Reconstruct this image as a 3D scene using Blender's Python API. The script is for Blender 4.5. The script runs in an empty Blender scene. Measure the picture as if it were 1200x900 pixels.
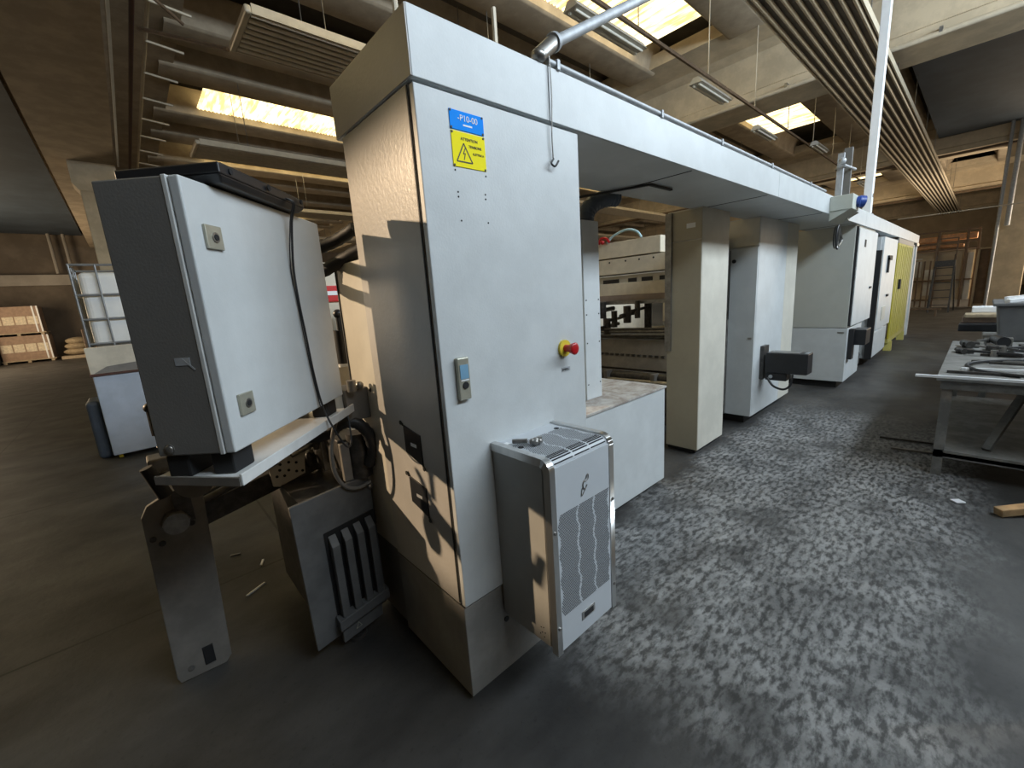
import bpy, bmesh, math, random
from mathutils import Vector, Matrix
random.seed(7)
S = bpy.context.scene
C = S.collection
PI = math.pi

# ------------------------------------------------------------------ materials
def nm(name):
    m = bpy.data.materials.new(name); m.use_nodes = True
    nt = m.node_tree; b = nt.nodes['Principled BSDF']
    return m, nt, b
def N(nt, t, **k):
    n = nt.nodes.new(t)
    for a, v in k.items(): setattr(n, a, v)
    return n
def mat(name, col, rough=.5, metal=0., dirt=.12, scale=6., col2=None, bump=0., bscale=40., spec=.5, stretch=(1,1,1), lo=.42, hi=.62):
    """surface colour with a second, worn colour mixed in by noise"""
    m, nt, b = nm(name)
    tc = N(nt, 'ShaderNodeTexCoord'); mp = N(nt, 'ShaderNodeMapping'); mp.inputs['Scale'].default_value = stretch
    nt.links.new(tc.outputs['Object'], mp.inputs[0])
    nz = N(nt, 'ShaderNodeTexNoise'); nz.inputs['Scale'].default_value = scale; nz.inputs['Detail'].default_value = 6; nz.inputs['Roughness'].default_value = .65
    nt.links.new(mp.outputs[0], nz.inputs['Vector'])
    rp = N(nt, 'ShaderNodeValToRGB'); rp.color_ramp.elements[0].position = lo; rp.color_ramp.elements[1].position = hi
    c2 = col2 if col2 else tuple(c*(1-dirt) for c in col)
    rp.color_ramp.elements[0].color = (*c2, 1); rp.color_ramp.elements[1].color = (*col, 1)
    nt.links.new(nz.outputs['Fac'], rp.inputs[0]); nt.links.new(rp.outputs[0], b.inputs['Base Color'])
    b.inputs['Roughness'].default_value = rough; b.inputs['Metallic'].default_value = metal
    b.inputs['Specular IOR Level'].default_value = spec
    if bump:
        n2 = N(nt, 'ShaderNodeTexNoise'); n2.inputs['Scale'].default_value = bscale; n2.inputs['Detail'].default_value = 3
        nt.links.new(mp.outputs[0], n2.inputs['Vector'])
        bp = N(nt, 'ShaderNodeBump'); bp.inputs['Strength'].default_value = bump; bp.inputs['Distance'].default_value = .01
        nt.links.new(n2.outputs['Fac'], bp.inputs['Height']); nt.links.new(bp.outputs[0], b.inputs['Normal'])
    return m
def emat(name, col, s):
    m, nt, b = nm(name)
    b.inputs['Base Color'].default_value = (*col, 1)
    b.inputs['Emission Color'].default_value = (*col, 1); b.inputs['Emission Strength'].default_value = s
    return m

M = {}
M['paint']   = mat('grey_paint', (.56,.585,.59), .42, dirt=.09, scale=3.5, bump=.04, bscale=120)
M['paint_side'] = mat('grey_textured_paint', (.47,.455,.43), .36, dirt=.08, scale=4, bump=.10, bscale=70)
M['paint_dk'] = mat('grey_box_paint', (.165,.16,.15), .45, dirt=.08, scale=5, bump=.08, bscale=160)
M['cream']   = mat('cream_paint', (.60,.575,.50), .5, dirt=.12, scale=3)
M['warm_lit']   = mat('warm_lit_side_paint', (.40,.355,.26), .5, dirt=.08, scale=3)
M['beige']   = mat('beige_machine_paint', (.70,.63,.50), .5, dirt=.15, scale=5)
M['dryer']   = mat('grey_green_paint', (.45,.46,.42), .45, dirt=.06, scale=3)
M['pink']    = mat('primer_brown', (.30,.24,.21), .6, dirt=.2, scale=4)
M['gasket']  = mat('black_gasket', (.012,.012,.013), .6, dirt=.1)
M['black']   = mat('black_plastic', (.018,.019,.022), .38, dirt=.2, scale=12)
M['rubber']  = mat('black_rubber', (.012,.012,.013), .7, dirt=.2)
M['hose']    = mat('dark_corrugated_hose', (.03,.031,.034), .5, dirt=.3)
M['bluegrey'] = mat('blue_grey_duct', (.08,.10,.13), .45, dirt=.2)
M['steel']   = mat('worn_steel', (.36,.35,.33), .38, .85, dirt=.3, scale=14)
M['chrome']  = mat('brushed_aluminium', (.62,.62,.61), .28, .95, dirt=.12, scale=30, stretch=(1,1,.1))
M['galv']    = mat('galvanised_steel', (.46,.48,.50), .55, .35, dirt=.18, scale=18)
M['darksteel'] = mat('oily_dark_steel', (.085,.08,.075), .45, .4, dirt=.45, scale=20)
M['brown']   = mat('brown_red_paint', (.09,.035,.025), .5, dirt=.3)
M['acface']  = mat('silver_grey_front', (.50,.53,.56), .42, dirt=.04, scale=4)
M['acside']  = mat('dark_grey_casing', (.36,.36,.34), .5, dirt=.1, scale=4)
M['guard']   = mat('dark_guard_paint', (.13,.132,.132), .5, dirt=.25, scale=6)
M['plinth']  = mat('shaded_grey_plinth_paint', (.27,.26,.24), .5, dirt=.25, scale=4)  # made darker than the cabinet paint in place of shade low down
M['platec']  = mat('worn_grey_plate', (.20,.185,.165), .5, dirt=.28, scale=5)
M['hole']    = mat('hole_black', (.01,.01,.011), .8)
M['blue']    = mat('sign_blue', (.004,.27,.92), .7, dirt=.04, spec=.15)
M['yellow']  = mat('sign_yellow', (.95,.82,.015), .7, dirt=.04, spec=.15)
M['ink']     = mat('ink_black', (.02,.02,.015), .6)
M['white']   = mat('white_enamel', (.80,.81,.82), .5, dirt=.05)
M['red']     = mat('button_red', (.45,.01,.015), .3, dirt=.15)
M['ylw2']    = mat('collar_yellow', (.70,.55,.05), .4, dirt=.2)
M['lock']    = mat('lock_nickel', (.45,.44,.36), .4, .5, dirt=.15, scale=20)
M['lcd']     = mat('screen_blue', (.18,.34,.48), .3)
M['dust']    = mat('dusty_metal_top', (.44,.42,.39), .7, col2=(.26,.22,.19), scale=9, lo=.38, hi=.6)
M['conc']    = mat('precast_concrete', (.44,.36,.26), .85, dirt=.22, scale=2.2, bump=.15, bscale=12)
M['conc_w']  = mat('pale_precast_concrete', (.62,.52,.37), .85, dirt=.2, scale=2, bump=.1, bscale=12)
M['slab']    = mat('dark_roof_sheet', (.15,.13,.11), .85, dirt=.3, scale=1.5)
M['wall_t']  = mat('tan_wall', (.50,.40,.27), .9, dirt=.18, scale=.8)
M['wall_b']  = mat('brown_back_wall', (.16,.13,.10), .9, dirt=.3, scale=.8)
M['wall_c']  = mat('concrete_band', (.34,.31,.27), .9, dirt=.2, scale=.8)
M['heat']    = mat('radiant_tube_paint', (.62,.54,.41), .45, .1, dirt=.12)
M['heatdk']  = mat('radiant_sheet', (.15,.125,.10), .6, .2, dirt=.25, scale=3)
M['lampb']   = mat('lamp_housing', (.50,.48,.43), .5, dirt=.12)
M['glassl']  = mat('lamp_diffuser', (.62,.60,.52), .3, dirt=.1)
M['ibc']     = mat('milky_plastic', (.86,.86,.84), .4, dirt=.08, scale=3)
M['cage']    = mat('cage_steel', (.34,.35,.36), .4, .5, dirt=.2)
M['card']    = mat('brown_cardboard', (.36,.25,.18), .85, dirt=.2, scale=6)
M['stripe']  = mat('pale_cardboard', (.72,.62,.46), .7, dirt=.25, scale=12)
M['pallet']  = mat('pallet_wood', (.45,.36,.25), .85, dirt=.25, scale=10)
M['sack']    = mat('tan_paper', (.42,.33,.21), .85, dirt=.3, scale=10)
M['cratef']  = mat('pale_blue_panel', (.42,.47,.55), .5, dirt=.14, scale=4)
M['cratet']  = mat('cream_board', (.62,.56,.45), .6, dirt=.22, scale=3)
M['curtain'] = mat('yellow_panel', (.44,.38,.03), .5, dirt=.22, scale=5, stretch=(1,1,.25))
M['curt_f']  = mat('yellow_frame', (.46,.40,.10), .5, dirt=.15)
M['socket']  = mat('socket_grey', (.50,.52,.46), .5, dirt=.06)
M['socketb'] = mat('socket_blue', (.03,.07,.30), .35, dirt=.1)
M['tabletop'] = mat('worn_bench_top', (.22,.215,.20), .55, dirt=.4, scale=7)
M['wood']    = mat('timber', (.36,.24,.12), .7, dirt=.3, scale=10, stretch=(1,1,1))
M['redsign'] = mat('sign_red', (.60,.02,.02), .5)
M['cable']   = mat('black_cable', (.015,.015,.016), .5)
M['cyan']    = mat('blue_white_hose', (.45,.66,.72), .4)
M['rack']    = mat('rusty_brown_rack', (.17,.11,.065), .7, dirt=.3, scale=6)
M['glow']    = mat('orange_copper_goods', (.75,.36,.14), .5, dirt=.35, scale=9)
M['bin']     = mat('grey_plastic_bin', (.13,.133,.135), .6, dirt=.15)
M['lip']     = mat('pale_tray_paint', (.62,.63,.62), .35, dirt=.1, scale=10)
M['bay_shade']  = mat('dark_blue_grey_bay_shade', (.05,.07,.095), .6, dirt=.3, scale=1)
M['skylight'] = None
def skymat():
    m, nt, b = nm('translucent_corrugated_sheet')
    tc = N(nt, 'ShaderNodeTexCoord'); mp = N(nt,'ShaderNodeMapping'); mp.inputs['Scale'].default_value=(6,.9,1)
    nt.links.new(tc.outputs['Object'], mp.inputs[0])
    nz = N(nt,'ShaderNodeTexNoise'); nz.inputs['Scale'].default_value=1.6; nz.inputs['Detail'].default_value=5
    nt.links.new(mp.outputs[0], nz.inputs['Vector'])
    rp = N(nt,'ShaderNodeValToRGB'); rp.color_ramp.elements[0].position=.38; rp.color_ramp.elements[1].position=.6
    rp.color_ramp.elements[0].color=(.50,.36,.14,1); rp.color_ramp.elements[1].color=(1,.86,.50,1)
    nt.links.new(nz.outputs['Fac'], rp.inputs[0]); nt.links.new(rp.outputs[0], b.inputs['Emission Color'])
    nt.links.new(rp.outputs[0], b.inputs['Base Color']); b.inputs['Emission Strength'].default_value = 2.8
    return m
M['skylight'] = skymat()
def floormat():
    m, nt, b = nm('worn_dark_concrete_floor')
    tc = N(nt,'ShaderNodeTexCoord')
    def noise(s, d, r=.6, st=(1,1,1), dist=0):
        mp = N(nt,'ShaderNodeMapping'); mp.inputs['Scale'].default_value = st
        nt.links.new(tc.outputs['Object'], mp.inputs[0])
        n = N(nt,'ShaderNodeTexNoise'); n.inputs['Scale'].default_value=s; n.inputs['Detail'].default_value=d; n.inputs['Roughness'].default_value=r
        n.inputs['Distortion'].default_value = dist
        nt.links.new(mp.outputs[0], n.inputs['Vector']); return n
    def ramp(n, p0, p1, c0, c1):
        r = N(nt,'ShaderNodeValToRGB'); r.color_ramp.elements[0].position=p0; r.color_ramp.elements[1].position=p1
        r.color_ramp.elements[0].color=(*c0,1); r.color_ramp.elements[1].color=(*c1,1)
        nt.links.new(n.outputs['Fac'], r.inputs[0]); return r
    def mix(f, a, bb, t='MIX'):
        x = N(nt,'ShaderNodeMix', data_type='RGBA', blend_type=t)
        nt.links.new(f, x.inputs[0]); nt.links.new(a, x.inputs[6]); nt.links.new(bb, x.inputs[7]); return x
    base = ramp(noise(1.1, 8, .6, (1,1.6,1)), .35, .68, (.020,.0195,.019), (.068,.066,.063))
    # pale aisle zone: light on the floor painted in, with scuffs and dark flecks
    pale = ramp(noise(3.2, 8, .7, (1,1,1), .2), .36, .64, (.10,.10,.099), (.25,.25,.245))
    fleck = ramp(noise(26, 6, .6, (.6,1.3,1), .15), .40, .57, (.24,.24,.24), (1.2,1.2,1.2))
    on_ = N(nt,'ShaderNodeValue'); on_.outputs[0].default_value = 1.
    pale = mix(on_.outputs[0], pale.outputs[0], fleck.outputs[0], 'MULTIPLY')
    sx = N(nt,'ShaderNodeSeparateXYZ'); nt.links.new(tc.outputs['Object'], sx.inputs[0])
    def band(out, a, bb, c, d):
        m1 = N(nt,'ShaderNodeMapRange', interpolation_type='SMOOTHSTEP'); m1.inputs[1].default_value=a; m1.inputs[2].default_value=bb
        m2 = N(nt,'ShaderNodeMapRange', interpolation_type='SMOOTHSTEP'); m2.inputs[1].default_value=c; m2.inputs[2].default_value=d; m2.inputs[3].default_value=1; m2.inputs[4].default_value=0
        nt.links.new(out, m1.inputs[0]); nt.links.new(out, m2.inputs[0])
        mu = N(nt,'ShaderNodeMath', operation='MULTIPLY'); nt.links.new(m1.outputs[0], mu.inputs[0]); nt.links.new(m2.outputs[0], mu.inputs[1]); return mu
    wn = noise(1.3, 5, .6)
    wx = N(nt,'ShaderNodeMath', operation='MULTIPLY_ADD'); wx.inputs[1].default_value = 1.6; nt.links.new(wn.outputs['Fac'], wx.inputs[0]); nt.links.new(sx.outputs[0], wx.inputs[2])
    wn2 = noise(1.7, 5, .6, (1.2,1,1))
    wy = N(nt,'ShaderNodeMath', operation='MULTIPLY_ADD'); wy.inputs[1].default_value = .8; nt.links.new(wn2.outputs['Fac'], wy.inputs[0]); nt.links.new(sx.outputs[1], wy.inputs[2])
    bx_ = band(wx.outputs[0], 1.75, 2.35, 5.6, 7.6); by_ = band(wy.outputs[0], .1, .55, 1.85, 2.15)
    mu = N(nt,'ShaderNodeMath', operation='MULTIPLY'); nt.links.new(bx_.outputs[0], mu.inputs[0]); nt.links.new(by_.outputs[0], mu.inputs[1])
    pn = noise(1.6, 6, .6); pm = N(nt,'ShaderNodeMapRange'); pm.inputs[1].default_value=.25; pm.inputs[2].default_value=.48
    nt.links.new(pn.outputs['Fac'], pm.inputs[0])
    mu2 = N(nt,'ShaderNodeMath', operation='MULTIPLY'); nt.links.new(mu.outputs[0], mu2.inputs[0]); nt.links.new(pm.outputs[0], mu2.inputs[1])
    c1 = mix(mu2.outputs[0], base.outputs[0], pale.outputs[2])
    fl = ramp(noise(45, 4, .7), .30, .42, (.55,.55,.55), (1,1,1))
    one = N(nt,'ShaderNodeValue'); one.outputs[0].default_value = .8
    c2 = mix(one.outputs[0], c1.outputs[2], fl.outputs[0], 'MULTIPLY')
    # saw-cut joints
    jm = None
    for ax, pos in ((1,[2.95,5.6,8.3,11.,14.]), (0,[-1.6,.55])):
        for p in pos:
            s_ = N(nt,'ShaderNodeMath', operation='SUBTRACT'); s_.inputs[1].default_value = p
            nt.links.new(sx.outputs[ax], s_.inputs[0])
            a_ = N(nt,'ShaderNodeMath', operation='ABSOLUTE'); nt.links.new(s_.outputs[0], a_.inputs[0])
            l_ = N(nt,'ShaderNodeMath', operation='LESS_THAN'); l_.inputs[1].default_value = .008; nt.links.new(a_.outputs[0], l_.inputs[0])
            if jm is None: jm = l_
            else:
                q = N(nt,'ShaderNodeMath', operation='MAXIMUM'); nt.links.new(jm.outputs[0], q.inputs[0]); nt.links.new(l_.outputs[0], q.inputs[1]); jm = q
    dk = N(nt,'ShaderNodeRGB'); dk.outputs[0].default_value = (.012,.011,.01,1)
    yl = N(nt,'ShaderNodeMath', operation='GREATER_THAN'); yl.inputs[1].default_value = 1.9; nt.links.new(sx.outputs[1], yl.inputs[0])
    jf = N(nt,'ShaderNodeMath', operation='MULTIPLY'); nt.links.new(jm.outputs[0], jf.inputs[0]); nt.links.new(yl.outputs[0], jf.inputs[1])
    c3 = mix(jf.outputs[0], c2.outputs[2], dk.outputs[0])
    nt.links.new(c3.outputs[2], b.inputs['Base Color'])
    rr = N(nt,'ShaderNodeMapRange'); rr.inputs[3].default_value=.38; rr.inputs[4].default_value=.75
    nt.links.new(noise(3,6).outputs['Fac'], rr.inputs[0]); nt.links.new(rr.outputs[0], b.inputs['Roughness'])
    bp = N(nt,'ShaderNodeBump'); bp.inputs['Strength'].default_value=.25; bp.inputs['Distance'].default_value=.01
    nt.links.new(noise(18,8,.7).outputs['Fac'], bp.inputs['Height']); nt.links.new(bp.outputs[0], b.inputs['Normal'])
    return m
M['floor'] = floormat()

# ------------------------------------------------------------------ building helpers
MAT = {}   # world matrix of each top-level empty
def thing(name, label, cat, loc=(0,0,0), rz=0., group=None):
    o = bpy.data.objects.new(name, None); C.objects.link(o)
    o.empty_display_size = .1
    o.location = loc; o.rotation_euler = (0,0,rz); o['label'] = label; o['category'] = cat
    if group: o['group'] = group
    MAT[o.name] = Matrix.Translation(loc) @ Matrix.Rotation(rz, 4, 'Z')
    return o
def tag(o, label, cat, group=None, kind=None):
    if label: o['label'] = label
    if cat: o['category'] = cat
    if group: o['group'] = group
    if kind: o['kind'] = kind
    return o
def root_of(o):
    while o.parent: o = o.parent
    return o

class MB:
    def __init__(s): s.bm = bmesh.new()
    def box(s, x0, x1, y0, y1, z0, z1):
        v = [s.bm.verts.new((x,y,z)) for x in (x0,x1) for y in (y0,y1) for z in (z0,z1)]
        for f in ((0,1,3,2),(4,6,7,5),(0,4,5,1),(2,3,7,6),(0,2,6,4),(1,5,7,3)): s.bm.faces.new([v[i] for i in f])
        return s
    def hexa(s, bot, top):
        v = [s.bm.verts.new(p) for p in bot] + [s.bm.verts.new(p) for p in top]
        n = len(bot)
        s.bm.faces.new(v[:n][::-1]); s.bm.faces.new(v[n:])
        for i in range(n): s.bm.faces.new([v[i], v[(i+1)%n], v[n+(i+1)%n], v[n+i]])
        return s
    def bar(s, a, b, w, h, up=(0,0,1)):
        a = Vector(a); b = Vector(b); d = (b-a).normalized(); u = Vector(up)
        if abs(d.dot(u)) > .95: u = Vector((1,0,0))
        r = d.cross(u).normalized()*w/2; u = r.cross(d).normalized()*h/2
        return s.hexa([a-r-u, a+r-u, a+r+u, a-r+u], [b-r-u, b+r-u, b+r+u, b-r+u])
    def cyl(s, a, b, r, r2=None, n=20):
        a = Vector(a); b = Vector(b); d = (b-a).normalized(); r2 = r if r2 is None else r2
        u = Vector((0,0,1)) if abs(d.z) < .9 else Vector((1,0,0))
        x = d.cross(u).normalized(); y = d.cross(x)
        A = [a+(x*math.cos(t)+y*math.sin(t))*r for t in [2*PI*i/n for i in range(n)]]
        B = [b+(x*math.cos(t)+y*math.sin(t))*r2 for t in [2*PI*i/n for i in range(n)]]
        return s.hexa(A, B)
    def prism(s, pts, axis, a, b):
        """pts: outline in the two remaining axes (in xyz order)"""
        def P(p, t):
            l = list(p); l.insert(axis, t); return l
        return s.hexa([P(p,a) for p in pts], [P(p,b) for p in pts])
    def tube(s, pts, r, n=10, ribs=0):
        P = smooth(pts)
        rings = []; up = None
        for i, p in enumerate(P):
            d = (P[min(i+1,len(P)-1)] - P[max(i-1,0)]).normalized()
            if up is None:
                u = Vector((0,0,1)) if abs(d.z) < .9 else Vector((1,0,0)); up = (u - d*u.dot(d)).normalized()
            else: up = (up - d*up.dot(d)).normalized()
            x = d.cross(up)
            rr = r*(1 + (.10 if (ribs and i%2) else 0))
            rings.append([s.bm.verts.new(p + (x*math.cos(t)+up*math.sin(t))*rr) for t in [2*PI*k/n for k in range(n)]])
        for A, B in zip(rings, rings[1:]):
            for k in range(n): s.bm.faces.new([A[k], A[(k+1)%n], B[(k+1)%n], B[k]])
        s.bm.faces.new(rings[0][::-1]); s.bm.faces.new(rings[-1]); return s
    def ball(s, c, r, sc=(1,1,1), n=12):
        g = bmesh.ops.create_uvsphere(s.bm, u_segments=n, v_segments=n//2+2, radius=r)
        for v in g['verts']: v.co = Vector((v.co.x*sc[0], v.co.y*sc[1], v.co.z*sc[2])) + Vector(c)
        return s
    def build(s, name, m, parent=None, bevel=0., seg=2, local=False, label=None, smoothf=False):
        bmesh.ops.recalc_face_normals(s.bm, faces=s.bm.faces[:])
        me = bpy.data.meshes.new(name)
        if parent is not None and not local:
            inv = MAT[root_of(parent).name].inverted()
            bmesh.ops.transform(s.bm, matrix=inv, verts=s.bm.verts[:])
        if smoothf:
            for f in s.bm.faces: f.smooth = True
        s.bm.to_mesh(me); s.bm.free()
        me.materials.append(M[m] if isinstance(m, str) else m)
        o = bpy.data.objects.new(name, me); C.objects.link(o)
        if parent is not None: o.parent = parent
        if smoothf:
            me.set_sharp_from_angle(angle=math.radians(35))
        if bevel:
            b = o.modifiers.new('bevel', 'BEVEL'); b.width = bevel; b.segments = seg; b.limit_method = 'ANGLE'; b.angle_limit = math.radians(40)
        if label: o['label'] = label
        return o
def smooth(pts, k=6):
    P = [Vector(p) for p in pts]
    if len(P) < 3: return P
    out = []
    for i in range(len(P)-1):
        p0 = P[max(i-1,0)]; p1 = P[i]; p2 = P[i+1]; p3 = P[min(i+2,len(P)-1)]
        for j in range(k):
            t = j/k
            out.append(.5*((2*p1) + (p2-p0)*t + (2*p0-5*p1+4*p2-p3)*t*t + (3*p1-p0-3*p2+p3)*t**3))
    out.append(P[-1]); return out
def B(*a): return MB().box(*a)
def structure(o): o['kind'] = 'structure'; return o
def text(body, size, loc, m, parent, name='lettering', rot=(PI/2,0,0), ext=.0006, align='LEFT', sx=1.):
    cu = bpy.data.curves.new(name, 'FONT'); cu.body = body; cu.size = size; cu.extrude = ext; cu.align_x = align
    tmp = bpy.data.objects.new('tmp', cu); C.objects.link(tmp)
    bpy.context.view_layer.update()
    me = bpy.data.meshes.new_from_object(tmp.evaluated_get(bpy.context.evaluated_depsgraph_get()))
    bpy.data.objects.remove(tmp)
    from mathutils import Euler
    mt = Matrix.Translation(loc) @ Euler(rot).to_matrix().to_4x4() @ Matrix.Diagonal((sx,1,1,1))
    me.transform(MAT[root_of(parent).name].inverted() @ mt)
    me.materials.clear(); me.materials.append(M[m])
    o = bpy.data.objects.new(name, me); C.objects.link(o); o.parent = parent
    return o
def copy_tree(o, parent=None):
    c = o.copy(); C.objects.link(c); c.parent = parent
    for ch in list(o.children): copy_tree(ch, c)
    return c

# ------------------------------------------------------------------ camera (24 deg roll-free frame solved from the vanishing points)
cam = bpy.data.cameras.new('camera'); co = bpy.data.objects.new('camera', cam); C.objects.link(co)
R = ((0.7373981,-0.6722372,-0.06588768),(-0.18345495,-0.1054443,-0.97735653),(0.65006793,0.73278827,-0.20107967))
rt = Vector(R[0]); up = -Vector(R[1]); bk = -Vector(R[2])
co.matrix_world = Matrix(((rt.x,up.x,bk.x,0),(rt.y,up.y,bk.y,0),(rt.z,up.z,bk.z,1.6),(0,0,0,1)))
cam.sensor_fit = 'HORIZONTAL'; cam.sensor_width = 36; cam.lens = 489.807/1200*36
cam.clip_start = .02; cam.clip_end = 300
S.camera = co

# ================================================================== SETTING
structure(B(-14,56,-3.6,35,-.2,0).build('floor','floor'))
structure(B(-9,53,34,34.3,0,8.5).build('wall_back','wall_b'))
structure(B(-9,53,33.7,34.0,3.9,4.45).build('trim_1','wall_c'))
structure(B(52.,52.3,-7,34,0,8.5).build('wall_end','wall_t'))
# right-hand long wall with a high band window
wr = MB(); wr.box(-9,24,-3.5,-3.2,0,4.9); wr.box(34,52,-3.5,-3.2,0,4.9); wr.box(24,34,-3.5,-3.2,4.3,4.9); wr.box(-9,52,-3.5,-3.2,6.3,8.5); wr.box(-9,.5,-3.5,-3.2,4.9,6.3); wr.box(13,52,-3.5,-3.2,4.9,6.3)
structure(wr.build('wall_right','wall_t'))
# left gable wall behind the camera with a high window that lets the low sun in
wl = MB(); WX = -7.3
wl.box(WX-.25,WX,-3.5,8.95,0,8.5); wl.box(WX-.25,WX,14.6,34,0,8.5); wl.box(WX-.25,WX,8.95,14.6,0,3.86); wl.box(WX-.25,WX,8.95,14.6,5.62,8.5)
structure(wl.build('wall_left','wall_b'))

# roof: ribs run along x, girders along y
GX = [-.15, 12.9, 25.2, 37.4, 49.6]
RT = 7.55   # underside of roof skin
bays = [(-9,-2.0),(1.75,11.0),(14.8,23.3),(27.1,35.5),(39.3,47.7)]
legs = []
k = -3
while True:
    y = 6.7 + 4.3*k
    if y > 33: break
    legs += [y, y+1.7]; k += 1
legs = [y for y in legs if -3.0 < y < 33.5]
roof = MB(); roof.box(-9,52.3,-3.5,34.3,RT+.32,RT+.5)
structure(roof.build('ceiling','slab'))
ti = 2
def rib_mesh(x0, x1):
    mb = MB(); n = 8
    prof = [(-.33,7.0),(-.37,7.01),(-.40,7.04)]; prof.reverse()
    for i in range(n+1):
        t = i/n; prof.insert(0, (-.40-.16*t**2.2, 7.05+.5*t))
    L = prof[:]
    Rr = [(-p[0],p[1]) for p in reversed(L)]
    pts = L + Rr
    pts = pts + [(pts[-1][0], 7.62), (pts[0][0], 7.62)]
    mb.prism(pts, 0, x0, x1)
    return mb
for (x0,x1) in bays:
    proto = None
    for y in legs:
        if proto is None:
            proto = rib_mesh(x0-.25, x1+.25).build('trim_%d'%ti, 'conc', smoothf=True); o = proto
        else:
            o = proto.copy(); C.objects.link(o); o.name = 'trim_%d'%ti
        o.location = (0,y,0); structure(o); ti += 1
    # skin between the two legs of one roof element
    for y in legs:
        pass
for i, gx in enumerate(GX):
    mb = MB()
    pts = [(-.67,5.95),(.67,5.95),(.67,6.12),(.58,6.17),(.58,6.95),(.85,7.05),(1.9,7.05),(1.9,7.35),(-1.9,7.35),(-1.9,7.05),(-.85,7.05),(-.58,6.95),(-.58,6.17),(-.67,6.12)]
    mb.prism([(gx+p[0],p[1]) for p in pts], 1, -3.2, 34)
    structure(mb.build('trim_%d'%ti, 'conc_w' if i else 'conc')); ti += 1  # first girder takes the darker concrete to imitate its shaded underside
# slabs closing the gaps between legs, and daylight sheets
wi = 1
for (x0,x1) in bays:
    for y in [y for y in legs if (abs(((y-6.7)/4.3) - round((y-6.7)/4.3)) < .01)]:
        # closed part between the twin legs
        o = B(x0-.25,x1+.25,y+.5,y+1.2,7.5,7.6).build('trim_%d'%ti,'slab'); structure(o); ti += 1
    # daylight sheet in the gap on the far side of y+1.7 .. y+4.3
sheets = [(13.0,15.0,2.45,8.6),(4.5,6.3,2.6,10.2),(4.35,6.45,15.5,20.0),(12.9,15.1,17,22),(4.35,6.45,29,34),(8.65,10.75,28.5,33),(8.65,10.75,17.2,22),(4.5,6.3,-6.8,-2.3),(8.8,10.6,-6.8,-2.3),(17.2,19.4,3,9),(25.8,28,3,9)]  # left-bay sheets and near end of the second: unseen, added for light
for (ya,yb,xa,xb) in sheets:
    mb = MB(); n = int((xb-xa)/.09)
    for j in range(n):
        a = xa + (xb-xa)*j/n; b = xa+(xb-xa)*(j+1)/n; m_ = (a+b)/2
        mb.prism([(a,7.22),(m_-.012,7.19),(m_+.012,7.19),(b,7.22),(b,7.235),(a,7.235)], 1, ya, yb)
    structure(mb.build('window_%d'%wi,'skylight')); wi += 1

structure(B(13.6,24.5,-3.2,1.75,6.55,6.6).build('ceiling_bay_shade','bay_shade')); bpy.data.objects['ceiling_bay_shade'].name = 'trim_%d'%ti; ti += 1  # added dark sheet stands in for the unlit roof bay
structure(B(-7.2,-1.0,11.5,33.9,6.55,6.6).build('trim_%d'%ti,'bay_shade')); ti += 1  # another added sheet, imitating the darkness of the left bay
# pillars carrying the girders
def pillar(x, y, label, w=.36, h=5.95, m='conc_w'):
    t = thing('concrete_pillar', label, 'pillar', (x,y,0))
    B(x-w,x+w,y-w,y+w,0,h-.75).build('shaft', m, t, bevel=.02)
    MB().hexa([(x-w,y-w,h-.75),(x+w,y-w,h-.75),(x+w,y+w,h-.75),(x-w,y+w,h-.75)],[(x-w-.12,y-w,h-.55),(x+w+.12,y-w,h-.55),(x+w+.12,y+w,h-.55),(x-w-.12,y+w,h-.55)]).box(x-w-.12,x+w+.12,y-w,y+w,h-.55,h).build('capital', m, t)
    return t
pillar(.05, 17.0, 'pale concrete pillar rising behind the white liquid tank on the left')
pillar(25.2, -.55, 'concrete pillar at the far right end of the aisle, behind the scrap table', w=.4)

o = B(.575,.612,-3,16.6,5.90,5.95).build('lit_edge_strip','ibc'); tag(o,'thin pale strip standing in for light on the lower edge of the dark girder at upper left','strip')  # bright edge of the girder, made as an added pale strip
# pipes and bracket rail under the left girder flange
t = thing('sprinkler_pipe_run', 'long dark pipe run with short side brackets under the ceiling at upper left', 'pipe', (1.05,10,6.3))
MB().cyl((.93,6,6.38),(.93,33,6.38),.035).build('main_pipe','brown',t,smoothf=True)
MB().cyl((1.12,6,6.42),(1.12,33,6.42),.03).build('second_pipe','heat',t,smoothf=True, label='pale second pipe')
y = 9.0
while y < 26:
    MB().cyl((1.12,y,6.40),(1.65,y+.02,6.36),.022,n=10).build('side_bracket','heat',t,smoothf=True); y += 1.25
MB().cyl((.95,8.6,6.38),(1.5,8.9,6.15),.025).build('feed_pipe','rack',t,smoothf=True)

# radiant heater strips
def heater(y, x0, x1, z, label, w=1.06, ntube=8):
    t = thing('radiant_heater', label, 'heater', ((x0+x1)/2, y, z), group=None)
    B(x0,x1,y-w/2,y+w/2,z+.05,z+.075).build('reflector_sheet','heatdk',t)
    for sgn in (-1,1):
        B(x0,x1,y+sgn*w/2-.012,y+sgn*w/2+.012,z-.01,z+.11).build('edge_rail','heat',t)
    for i in range(ntube):
        yy = y - w/2 + w*(i+.5)/ntube
        MB().cyl((x0,yy,z+.01),(x1,yy,z+.01),.030,n=10).build('heating_tube','heat',t,smoothf=True)
    MB().box(x0-.09,x0,y-w/2-.03,y+w/2+.03,z-.02,z+.08).build('header_tube','heat',t,bevel=.03,seg=3)
    x = x0+1.
    while x < x1:
        for sgn in (-1,1):
            MB().cyl((x,y+sgn*w*.42,z+.06),(x,y+sgn*w*.42,7.5),.008,n=6).build('hanger_rod','steel',t)
        x += 3.2
    return t
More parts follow.
